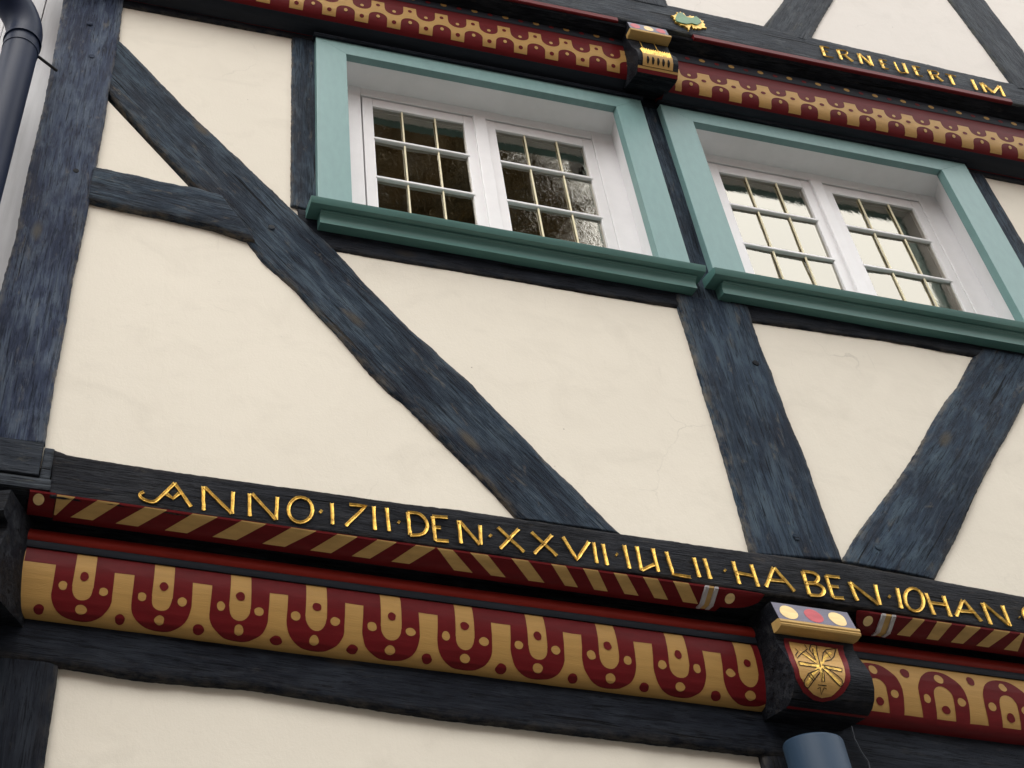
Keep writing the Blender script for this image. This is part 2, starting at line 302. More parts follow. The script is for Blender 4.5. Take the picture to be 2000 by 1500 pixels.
M['slate'] = paint('slate_fillet_paint', (0.016, 0.019, 0.026), 0.5, 0.2, 5, (1, 8, 8), spec=0.10)
M['lilac'] = paint('lilac_grey_paint', (0.11, 0.105, 0.15), 0.5, 0.2, 9, (1, 4, 4))
M['green'] = paint('leaf_green_paint', (0.09, 0.22, 0.10), 0.4, 0.25, 18, (1, 1, 1))
M['black'] = paint('black_line_paint', (0.012, 0.010, 0.008), 0.5, 0.1, spec=0.10)
M['pipe'] = paint('dark_blue_pipe_paint', (0.011, 0.018, 0.042), 0.45, 0.12, 3, (3, 3, 1), 0.0, 0.0008, 0.14)
M['pipe_pale'] = paint('blue_grey_pipe_paint', (0.022, 0.042, 0.072), 0.5, 0.10, 3, (3, 3, 1), 0.0, 0.0008, 0.2)
M['boards'] = paint('pale_grey_board_paint', (0.52, 0.52, 0.53), 0.6, 0.10, 3, (14, 14, 1.0))
M['joint'] = paint('dark_joint', (0.02, 0.02, 0.022), 0.9, 0.1)
M['room'] = paint('dim_room_paint', (0.10, 0.072, 0.034), 0.9, 0.2, 1, (1, 1, 1))
M['cable'] = paint('grey_cable_sheath', (0.06, 0.07, 0.09), 0.4, 0.1)
M['ring_grey'] = paint('silver_ring_paint', (0.42, 0.41, 0.42), 0.45, 0.15, 9, (4, 4, 4), 0.1)

def glass():
    m, t, b = nmat('old_window_glass')
    t.nodes.remove(b)
    out = t.nodes['Material Output']
    v = coords(t, (1, 1, 0.55))
    n1 = noi(t, v, 48, 2, 0.5, 1.6)
    n2 = noi(t, v, 11, 2, 0.5, 0.5)
    bn = t.nodes.new('ShaderNodeBump'); bn.inputs['Distance'].default_value = 0.00032; bn.inputs['Strength'].default_value = 1
    t.links.new(n1, bn.inputs['Height'])
    b2 = t.nodes.new('ShaderNodeBump'); b2.inputs['Distance'].default_value = 0.0004; b2.inputs['Strength'].default_value = 1
    t.links.new(n2, b2.inputs['Height']); t.links.new(bn.outputs[0], b2.inputs['Normal'])
    g = t.nodes.new('ShaderNodeBsdfGlossy'); g.inputs['Roughness'].default_value = 0.015
    g.inputs['Color'].default_value = (1.0, 0.945, 0.82, 1)
    t.links.new(b2.outputs[0], g.inputs['Normal'])
    tr = t.nodes.new('ShaderNodeBsdfTransparent'); tr.inputs['Color'].default_value = (0.80, 0.80, 0.72, 1)
    fr = t.nodes.new('ShaderNodeFresnel'); fr.inputs['IOR'].default_value = GLASS_IOR
    t.links.new(b2.outputs[0], fr.inputs['Normal'])
    mx = t.nodes.new('ShaderNodeMixShader')
    t.links.new(fr.outputs[0], mx.inputs[0]); t.links.new(tr.outputs[0], mx.inputs[1]); t.links.new(g.outputs[0], mx.inputs[2])
    t.links.new(mx.outputs[0], out.inputs['Surface'])
    return m
GLASS_IOR = 3.4        # both faces of the hand-made glass mirror the sky
M['glass'] = glass()

def ground_mat():
    m, t, b = nmat('street_setts')
    v = coords(t, (1, 1, 1), rnd=False)
    vo = t.nodes.new('ShaderNodeTexVoronoi'); vo.feature = 'DISTANCE_TO_EDGE'; vo.inputs['Scale'].default_value = 8
    t.links.new(v, vo.inputs['Vector'])
    n = noi(t, v, 3, 6, 0.6)
    base = ramp(t, n, [(0.3, (0.05, 0.049, 0.046)), (0.7, (0.095, 0.092, 0.086))])
    base = cmix(t, ramp(t, vo.outputs[0], [(0.0, (1, 1, 1)), (0.06, (0, 0, 0))]), base, (0.07, 0.065, 0.055))
    t.links.new(base, b.inputs['Base Color'])
    b.inputs['Roughness'].default_value = 0.8
    bump(t, b, vo.outputs[0], 0.02, 0.6)
    return m
M['ground'] = ground_mat()

def leaf_mat():
    m, t, b = nmat('tree_leaves')
    v = coords(t, (1, 1, 1))
    n = noi(t, v, 1.1, 4, 0.6)
    base = ramp(t, n, [(0.35, (0.040, 0.036, 0.010)), (0.55, (0.10, 0.065, 0.015)), (0.70, (0.26, 0.14, 0.02))])
    t.links.new(base, b.inputs['Base Color'])
    b.inputs['Roughness'].default_value = 0.6
    return m
M['leaf'] = leaf_mat()
M['bark'] = wood('tree_bark', (0.02, 0.016, 0.012), (0.05, 0.04, 0.03), (0.10, 0.085, 0.07))

# ------------------------------------------------------------------ mesh helpers
def mesh_obj(name, verts, faces, mats, parent=None, smooth=False, idx=None, matrix=None):
    me = bpy.data.meshes.new(name)
    me.from_pydata([tuple(v) for v in verts], [], faces)
    for m in (mats if isinstance(mats, (list, tuple)) else [mats]):
        me.materials.append(M[m])
    if idx:
        me.polygons.foreach_set('material_index', idx)
    if smooth:
        me.polygons.foreach_set('use_smooth', [True] * len(me.polygons))
    me.update()
    o = bpy.data.objects.new(name, me)
    C.objects.link(o)
    if matrix is not None:
        o.matrix_world = matrix
    if parent is not None:
        o.parent = parent
    return o

def fix(o):
    """outward normals"""
    bm = bmesh.new(); bm.from_mesh(o.data)
    bmesh.ops.recalc_face_normals(bm, faces=bm.faces)
    bm.to_mesh(o.data); bm.free()
    return o

def poly_prism(name, pts, y0, y1, mat, parent, bevel=0.0):
    """closed outline (x, z) given thickness from y0 (front) to y1"""
    bm = bmesh.new()
    f = bm.faces.new([bm.verts.new((x, y0, z)) for x, z in pts])
    r = bmesh.ops.extrude_face_region(bm, geom=[f])
    for v in r['geom']:
        if isinstance(v, bmesh.types.BMVert):
            v.co.y = y1
    bmesh.ops.recalc_face_normals(bm, faces=bm.faces)
    if bevel:
        bmesh.ops.bevel(bm, geom=list(bm.edges), offset=bevel, segments=2, profile=0.6, affect='EDGES')
    me = bpy.data.meshes.new(name); bm.to_mesh(me); bm.free()
    me.materials.append(M[mat])
    o = bpy.data.objects.new(name, me); C.objects.link(o); o.parent = parent
    return o

def box(name, x0, x1, y0, y1, z0, z1, mat, parent, bevel=0.0):
    return poly_prism(name, [(x0, z0), (x1, z0), (x1, z1), (x0, z1)], y0, y1, mat, parent, bevel)

def resample(pts, n):
    pts = [Vector(p) for p in pts]
    d = [0.0]
    for a, b in zip(pts, pts[1:]):
        d.append(d[-1] + (b - a).length)
    out = []
    for i in range(n + 1):
        s = d[-1] * i / n
        k = 0
        while k < len(d) - 2 and d[k + 1] < s:
            k += 1
        f = (s - d[k]) / max(1e-9, d[k + 1] - d[k])
        out.append(pts[k].lerp(pts[k + 1], f))
    return out

SEED = [1]
def timber(name, A, B, y, mat, parent, depth=0.10, edge=0.012, amp=0.002, rough=0.0035, step=0.010, label=None):
    """hewn timber between two edge lines A and B (x, z); grain along it"""
    SEED[0] += 1
    sd_ = SEED[0] * 7.31
    L = max((Vector(A[-1]) - Vector(A[0])).length, (Vector(B[-1]) - Vector(B[0])).length)
    n = max(4, int(L / step))
    a, b = resample(A, n), resample(B, n)
    o0 = (a[0] + b[0]) / 2
    o1 = (a[-1] + b[-1]) / 2
    ex2 = (o1 - o0).normalized()
    ex = Vector((ex2.x, 0, ex2.y)); ez = Vector((0, -1, 0)); ey = ez.cross(ex)
    org = Vector((o0.x, y, o0.y))
    mw = Matrix(((ex.x, ey.x, ez.x, org.x), (ex.y, ey.y, ez.y, org.y), (ex.z, ey.z, ez.z, org.z), (0, 0, 0, 1)))
    inv = mw.inverted()
    T = [0, 0.03, 0.09, 0.22, 0.38, 0.55, 0.72, 0.87, 0.95, 0.985, 1]
    E = [1, 0.35, 0.1, 0, 0, 0, 0, 0, 0.12, 0.38, 1]
    verts, faces = [], []
    cols = len(T) + 2
    for i in range(n + 1):
        p, q = a[i], b[i]
        cr = (q - p).normalized()
        s = L * i / n
        ja = noise.noise(Vector((s * 6, sd_, 0))) * rough * 0.35 + noise.noise(Vector((s * 45, sd_, 5))) * rough * 0.5 + noise.noise(Vector((s * 160, sd_, 7))) * rough * 0.5
        jb = noise.noise(Vector((s * 6, sd_, 10))) * rough * 0.35 + noise.noise(Vector((s * 45, sd_, 15))) * rough * 0.5 + noise.noise(Vector((s * 160, sd_, 17))) * rough * 0.5
        p2, q2 = p + cr * ja, q + cr * jb
        row = [Vector((p2.x, y + depth, p2.y))]
        for tt, ee in zip(T, E):
            c = p2.lerp(q2, tt)
            h = noise.noise(Vector((s * 2.2, tt * 2.5, sd_))) * amp * 1.5 + noise.noise(Vector((s * 11, tt * 9, sd_ + 3))) * amp * 0.7
            e2 = edge * ee * (0.8 + 0.5 * noise.noise(Vector((s * 14, tt * 3, sd_ + 8))))
            row.append(Vector((c.x, y + e2 + h, c.y)))
        row.append(Vector((q2.x, y + depth, q2.y)))
        verts += [inv @ v for v in row]
    for i in range(n):
        for j in range(cols - 1):
            k = i * cols + j
            faces.append((k, k + 1, k + 1 + cols, k + cols))
    faces.append(tuple(range(cols - 1, -1, -1)))
    faces.append(tuple(range(n * cols, n * cols + cols)))
    o = mesh_obj(name, verts, faces, mat, None, True)
    fix(o)
    at_ = o.data.attributes.new('edge', 'FLOAT', 'POINT')
    ev = [1.0, 1.0, 0.55, 0.12, 0, 0, 0, 0, 0, 0.15, 0.6, 1.0, 1.0]
    at_.data.foreach_set('value', ev * (n + 1))
    o.matrix_world = mw
    o.parent = parent
    bpy.context.view_layer.update()
    if label:
        o['label'] = label
    return o

def extrude_profile(name, prof, x0, x1, mat, parent, smooth=True, step=0.06, wob=0.0, back=None):
    """moulding: open profile (y, z) run from x0 to x1 and closed at the back"""
    SEED[0] += 1
    n = max(1, int((x1 - x0) / step))
    pr = list(prof)
    if back is not None:
        pr = pr + [(back, pr[-1][1]), (back, pr[0][1])]
    m = len(pr)
    verts, faces = [], []
    for i in range(n + 1):
        x = x0 + (x1 - x0) * i / n
        dz = noise.noise(Vector((x * 1.7, SEED[0] * 3.1, 0))) * wob
        for (yy, zz) in pr:
            verts.append((x, yy, zz + dz))
    for i in range(n):
        for j in range(m):
            k, l = i * m + j, i * m + (j + 1) % m
            faces.append((k, l, l + m, k + m))
    faces.append(tuple(range(m)))
    faces.append(tuple(range(n * m + m - 1, n * m - 1, -1)))
    o = mesh_obj(name, verts, faces, mat, parent)
    fix(o)
    if smooth:
        for p in o.data.polygons:
            p.use_smooth = len(p.vertices) == 4
        sharpen(o, 38)
    return o

def sharpen(o, deg):
    bm = bmesh.new(); bm.from_mesh(o.data)
    for e in bm.edges:
        if len(e.link_faces) == 2 and e.calc_face_angle(0) > R(deg):
            e.smooth = False
    bm.to_mesh(o.data); bm.free()

class Surf:
    """painted shapes are laid on a moulding as coats of paint; (x, s), s = length down the profile"""
    def __init__(self, prof, dz=0.0):
        self.p = [(y, z + dz) for y, z in prof]
        self.s = [0.0]
        for (a, b), (c, d) in zip(self.p, self.p[1:]):
            self.s.append(self.s[-1] + math.hypot(c - a, d - b))
    def at(self, x, s, off):
        k = 0
        while k < len(self.s) - 2 and self.s[k + 1] < s:
            k += 1
        def seg(k):
            (a, b), (c, d) = self.p[k], self.p[k + 1]
            l = math.hypot(c - a, d - b)
            n = Vector((d - b, -(c - a))) / l      # outward: towards the street and down
            return n
        f = (s - self.s[k]) / (self.s[k + 1] - self.s[k])
        (a, b), (c, d) = self.p[k], self.p[k + 1]
        n = seg(k)
        if f < 0.5 and k > 0:
            n = n.lerp(seg(k - 1), 0.5 - f)
        elif f >= 0.5 and k < len(self.p) - 2:
            n = n.lerp(seg(k + 1), f - 0.5)
        n.normalize()
        return (x, a + (c - a) * f + n.x * off, b + (d - b) * f + n.y * off)
    def paint(self, name, shapes, mats, parent):
        """shapes: list of (polygon [(x, s)], coat thickness, material index)"""
        V, F, I = [], [], []
        for poly, off, mi in shapes:
            bm = bmesh.new()
            vs = [bm.verts.new((x, s, 0)) for x, s in poly]
            for tri in tessellate_polygon([[Vector((x, s, 0)) for x, s in poly]]):
                try:
                    bm.faces.new([vs[k] for k in tri])
                except ValueError:
                    pass
            lo, hi = min(s for x, s in poly), max(s for x, s in poly)
            for s in self.s:
                if lo + 1e-4 < s < hi - 1e-4:
                    bmesh.ops.bisect_plane(bm, geom=list(bm.verts) + list(bm.edges) + list(bm.faces), plane_co=(0, s, 0), plane_no=(0, 1, 0), dist=1e-6)
            bm.verts.index_update()
            b0 = len(V)
            for v in bm.verts:
                V.append(self.at(v.co.x, v.co.y, off))
            for f in bm.faces:
                ids = [b0 + v.index for v in f.verts]
                p0, p1, p2 = (Vector(V[i]) for i in ids[:3])
                if (p1 - p0).cross(p2 - p0).y > 0:
                    ids.reverse()
                F.append(ids); I.append(mi)
            bm.free()
        return mesh_obj(name, V, F, mats, parent, True, I)

def disc(cx, cs, rx, rs, n=18, jit=0.0):
    return [(cx + rx * math.cos(a) * (1 + jit * noise.noise(Vector((cx * 9 + math.cos(a), math.sin(a), cs * 50)))), cs + rs * math.sin(a)) for a in (2 * math.pi * i / n for i in range(n))]

def smooth_line(st):
    """curved strokes are drawn round, straight ones get a hand-cut waver"""
    p = [Vector(q) for q in st]
    if (p[0] - p[-1]).length < 1e-4:
        return p
    if len(p) < 4:
        out = []
        for a, b in zip(p, p[1:]):
            n = max(1, int((b - a).length / 0.015))
            for i in range(n):
                q = a.lerp(b, i / n)
                if i:
                    q = q + Vector((noise.noise(Vector((q.x * 60, q.y * 60, 3))), noise.noise(Vector((q.x * 60, q.y * 60, 9))))) * 0.0012
                out.append(q)
        return out + [p[-1]]
    out = []
    e = [p[0] * 2 - p[1]] + p + [p[-1] * 2 - p[-2]]
    for i in range(1, len(e) - 2):
        a, b, c, d = e[i - 1:i + 3]
        for k in range(5):
            u = k / 5
            out.append(0.5 * ((2 * b) + (c - a) * u + (2 * a - 5 * b + 4 * c - d) * u * u + (3 * b - a - 3 * c + d) * u ** 3))
    return out + [p[-1]]

def stroke_mesh(strokes, y, wid, lip, ctr):
    """V-cut gilded strokes: polylines (x, z) with raised lips and a lower middle"""
    V, F = [], []
    for st in strokes:
        p = smooth_line(st)
        closed = (p[0] - p[-1]).length < 1e-4 and len(p) > 3
        if closed:
            p = p[:-1]
        n = len(p)
        b0 = len(V)
        for i in range(n):
            if closed:
                d = (p[(i + 1) % n] - p[i - 1]).normalized()
            else:
                d = (p[min(i + 1, n - 1)] - p[max(i - 1, 0)]).normalized()
            nn = Vector((-d.y, d.x))
            hw = wid / 2 * (1 + 0.18 * noise.noise(Vector((p[i].x * 40, p[i].y * 40, 1))))
            if not closed and i in (0, n - 1):
                hw *= 1.15
            for k, yy in ((-1, 0.0), (-0.92, -lip), (0, -ctr), (0.92, -lip), (1, 0.0)):
                q = p[i] + nn * hw * k
                V.append((q.x, y + yy, q.y))
        for i in range(n if closed else n - 1):
            j = (i + 1) % n
            for k in range(4):
                F.append((b0 + i * 5 + k, b0 + i * 5 + k + 1, b0 + j * 5 + k + 1, b0 + j * 5 + k))
    return V, F

def tube(name, path, rad, mat, parent, seg=24, cap=True):
    pts = [Vector(p) for p in path]
    V, F = [], []
    prev = None
    for i, p in enumerate(pts):
        d = (pts[min(i + 1, len(pts) - 1)] - pts[max(i - 1, 0)]).normalized()
        if prev is None:
            u = d.orthogonal().normalized()
        else:
            u = (prev - d * prev.dot(d)).normalized()
        prev = u
        v = d.cross(u)
        r = rad[i] if isinstance(rad, (list, tuple)) else rad
        for k in range(seg):
            a = 2 * math.pi * k / seg
            V.append(p + (u * math.cos(a) + v * math.sin(a)) * r)
    for i in range(len(pts) - 1):
        for k in range(seg):
            l = (k + 1) % seg
            F.append((i * seg + k, i * seg + l, (i + 1) * seg + l, (i + 1) * seg + k))
    if cap:
        F.append(tuple(range(seg - 1, -1, -1)))
        F.append(tuple(range((len(pts) - 1) * seg, len(pts) * seg)))
    o = mesh_obj(name, V, F, mat, parent, False)
    fix(o)
    for p in o.data.polygons:
        p.use_smooth = len(p.vertices) == 4
    sharpen(o, 50)
    return o

def thing(name, loc, label, cat):
    o = bpy.data.objects.new(name, None)
    C.objects.link(o)
    o.location = loc
    o['label'] = label
    o['category'] = cat
    return o

def under(o, par):
    """a part modelled in world space put under a turned part"""
    o.parent = par
    o.matrix_parent_inverse = par.matrix_basis.inverted()
    return o

def adopt(root):
    """parts are modelled in world space; keep them there under a root that stands at the thing's base"""
    bpy.context.view_layer.update()
    for ch in list(root.children):
        ch.matrix_parent_inverse = root.matrix_world.inverted()

# ------------------------------------------------------------------ the setting: the street
g = mesh_obj('ground', [(-400, -400, 0), (400, -400, 0), (400, 400, 0), (-400, 400, 0)], [(0, 1, 2, 3)], 'ground')
g['kind'] = 'structure'

# ------------------------------------------------------------------ the house
house = thing('half_timbered_house', (0.5, 0.3, 0), 'old half-timbered house with cream plaster, blue-black beams and gilded inscription', 'house')
H = house

def panel(pts, y, mat='plaster'):
    return poly_prism('plaster_panel', pts, y, y + 0.06, mat, H)

# plaster infill, running a little behind the timbers
YP = 0.013
panel([(-1.55, 5.95), (-0.74, 5.95), (-0.74, 4.72), (-0.84, 4.74), (-1.55, 5.52)], YP)            # above the long brace
panel([(-1.56, 5.28), (-1.10, 4.73), (-1.56, 4.78)], YP)                                          # small triangle
panel([(-1.56, 4.70), (-0.92, 4.66), (-0.02, 3.62), (0.04, 3.48), (-1.56, 3.48)], YP)             # big left panel
panel([(-0.70, 4.66), (0.80, 4.66), (0.80, 3.48), (0.20, 3.48), (-0.70, 4.50)], YP)               # middle panel
panel([(0.98, 4.66), (2.10, 4.66), (2.10, 4.60), (1.12, 3.48), (1.00, 3.48)], YP)                 # inside the V
panel([(1.30, 3.48), (2.9, 3.48), (2.9, 4.70), (2.2, 4.70)], YP)                                  # right of the V
panel([(2.50, 5.95), (4.2, 5.95), (4.2, 4.70), (2.50, 4.70)], YP)                                 # right of the second window
panel([(-1.42, 3.02), (0.82, 3.02), (0.82, 1.2), (-1.42, 1.2)], 0.185)                            # ground floor
panel([(1.20, 2.90), (3.2, 2.90), (3.2, 1.2), (1.20, 1.2)], 0.185)
panel([(0.95, 6.38), (1.62, 6.38), (1.95, 6.9), (1.95, 8.2), (0.95, 8.2)], -0.188, 'plaster_up')  # upper floor
panel([(1.62, 6.34), (2.86, 6.34), (2.86, 8.2), (1.955, 8.2), (1.955, 6.9)], -0.188, 'plaster_up')
panel([(2.865, 6.34), (4.2, 6.34), (4.2, 8.2), (2.865, 8.2)], -0.188, 'plaster_up')

# posts, braces and rails of the inscribed storey
timber('corner_post', CORNER_POST[0], CORNER_POST[1], -0.012, 'post', H, 0.30, 0.014, 0.0035, 0.004)
timber('brace', LONG_BRACE[0], LONG_BRACE[1], -0.004, 'timber', H, 0.10, 0.014, 0.0035, 0.0045, label='long curved brace running from the corner post down to the lettered beam')
timber('rail', SHORT_RAIL[0], SHORT_RAIL[1], -0.016, 'timber', H, 0.10, 0.020, 0.003, 0.004)
timber('stud', STUD[0], STUD[1], 0.001, 'timber', H, 0.08, 0.008, 0.002, 0.003)
timber('post', POST_LOW[0], POST_LOW[1], -0.006, 'timber_blue', H, 0.10, 0.014, 0.003, 0.004)
timber('brace', RIGHT_BRACE[0], RIGHT_BRACE[1], -0.003, 'timber_blue', H, 0.10, 0.014, 0.003, 0.004)
timber('post', [(0.800, 4.60), (0.800, 5.95)], [(0.935, 4.60), (0.935, 5.95)], -0.001, 'timber', H, 0.08, 0.006, 0.0015, 0.001)
timber('post', [(2.40, 4.60), (2.40, 5.95)], [(2.575, 4.60), (2.562, 5.95)], -0.001, 'timber', H, 0.08, 0.008, 0.0015, 0.002)
timber('sill_rail', SILL_RAIL_L, [(-0.76, 4.80), (0.0, 4.80), (0.83, 4.80)], 0.0, 'plate', H, 0.10, 0.012, 0.002, 0.003)
timber('sill_rail', SILL_RAIL_R, [(0.90, 4.80), (1.7, 4.80), (2.85, 4.80)], 0.0, 'plate', H, 0.10, 0.012, 0.002, 0.003)
timber('wall_plate', [(-1.56, 5.886), (-1.2, 5.892), (-0.79, 5.900), (0.9, 5.880), (2.56, 5.868), (4.2, 5.868)], [(-1.56, 6.06), (-0.79, 6.06), (4.2, 6.06)], -0.004, 'plate', H, 0.08, 0.010, 0.002, 0.002)

# oak pegs at the joints
def peg(x, z, y, r=0.013, mat='timber'):
    n = 14
    V = [(x, y - 0.005, z)]
    for k, (rr, yy) in enumerate(((r * 0.8, -0.005), (r, -0.003), (r, 0.02))):
        for i in range(n):
            a = 2 * math.pi * i / n
            w_ = 1 + 0.12 * noise.noise(Vector((x * 30 + math.cos(a), z * 30 + math.sin(a), 2)))
            V.append((x + rr * w_ * math.cos(a), y + yy, z + rr * w_ * math.sin(a)))
    F = [(0, 1 + i, 1 + (i + 1) % n) for i in range(n)]
    for k in range(2):
        for i in range(n):
            F.append((1 + k * n + i, 1 + k * n + (i + 1) % n, 1 + (k + 1) * n + (i + 1) % n, 1 + (k + 1) * n + i))
    fix(mesh_obj('peg', V, F, mat, H))
for px_, pz_, py_, pm_ in ((-1.655, 5.69, -0.010, 'post'), (-1.62, 5.47, -0.010, 'post'), (-1.595, 4.77, -0.010, 'dark'), (0.985, 4.38, -0.0045, 'dark'), (-0.86, 4.66, -0.002, 'timber'), (0.92, 3.62, -0.004, 'timber_blue'), (1.22, 3.63, -0.001, 'timber_blue')):
    peg(px_, pz_, py_, 0.013, pm_)

# the lettered beam and what hangs below it
BT = [(-1.50, 3.532)] + [p for p in BEAM_TOP if p[0] > -1.49] + [(2.6, 3.51)]
BB = [(-1.49, 3.367)] + BEAM_BOT + [(2.6, 3.36)]
beam = timber('inscription_beam', BB, BT, -0.020, 'dark', H, 0.12, 0.007, 0.0008, 0.0028, label='black beam carved with the gilded year and names')
for st in LETTERS:
    V, F = stroke_mesh(st, -0.0205, 0.0104, 0.0040, 0.0004)
    small = len(st) == 1 and len(st[0]) == 2 and (Vector(st[0][0]) - Vector(st[0][1])).length < 0.02
    o = mesh_obj('dot' if small else 'letter', V, F, 'gilt', None)
    fix(o)
    under(o, beam)
# clean-painted end block and packing at the corner
box('beam_end_block', -1.80, -1.532, -0.021, 0.15, 3.432, 3.548, 'grey', H, 0.004)
box('packing_piece', -1.529, -1.497, -0.014, 0.12, 3.415, 3.538, 'grey', H, 0.006)
box('corner_lip', -1.80, -1.480, -0.016, 0.15, 3.388, 3.430, 'grey', H, 0.012)

ROPE0 = [(-0.020, 3.380), (-0.0185, 3.374), (-0.002, 3.362), (0.014, 3.350), (0.029, 3.3395)]
def rope_bar(x0, x1, stripes, nub, ring=None, dz=0.0):
    ROPE = [(y, z + dz) for y, z in ROPE0]
    bar = extrude_profile('striped_bar', ROPE, x0, x1, 'red', H, True, 0.08, 0, 0.06)
    sf = Surf(ROPE)
    L = sf.s[-1]
    for a, b, c, d in stripes:
        sf.paint('painted_stripe', [([(a, 0.002), (b, 0.002), (c, L), (d, L)], 0.0009, 0)], ['gold_stripe'], bar)
    # rounded red end with an ochre dot
    nx0, nx1, tip, dotx = nub
    s = 1 if tip > nx0 else -1
    V, F = [], []
    n = 10
    m = len(ROPE)
    for i in range(n + 1):
        f = i / n
        k = math.sqrt(max(0.0, 1 - f ** 2.2)) * 0.98 + 0.02
        x = nx0 + (tip - nx0) * f
        for (yy, zz) in ROPE:
            V.append((x, -0.015 + (yy + 0.015) * k, 3.379 + dz + (zz - 3.379 - dz) * k))
    for i in range(n):
        for j in range(m - 1):
            q = i * m + j
            F.append((q, q + 1, q + 1 + m, q + m))
    nb = mesh_obj('bar_end', V, F, 'red', bar, True)
    fix(nb)
    sf.paint('painted_dot', [(disc(dotx, L * 0.5, 0.016, 0.018), 0.0012, 0)], ['gold_dot'], bar)
    if ring:
        prof = [(y - 0.006, z - 0.004) for y, z in ROPE]
        a, b = ring
        extrude_profile('ring', prof, a, a + 0.012, 'ring_grey', bar, True, 0.02, 0, 0.05)
        extrude_profile('ring', [(y - 0.002, z - 0.002) for y, z in ROPE], a + 0.0125, b - 0.0125, 'gold_stripe', bar, True, 0.02, 0, 0.05)
        extrude_profile('ring', prof, b - 0.012, b, 'ring_grey', bar, True, 0.02, 0, 0.05)
    return bar
rope_bar(-1.472, 0.60, STRIPES, (0.60, 0.66, 0.735, 0.622), (0.530, 0.573), -0.002)
lb = extrude_profile('bar_end', ROPE0, -1.548, -1.474, 'red', H, True, 0.05, 0, 0.05)
Surf(ROPE0).paint('painted_dot', [(disc(-1.520, 0.026, 0.016, 0.018), 0.0012, 0)], ['gold_dot'], lb)
rope_bar(1.085, 2.6, STRIPES_R + [(1.72 + 0.095 * k, 1.775 + 0.095 * k, 1.712 + 0.095 * k, 1.660 + 0.095 * k) for k in range(8)], (1.085, 1.05, 1.045, 1.088), (1.125, 1.172), -0.014)

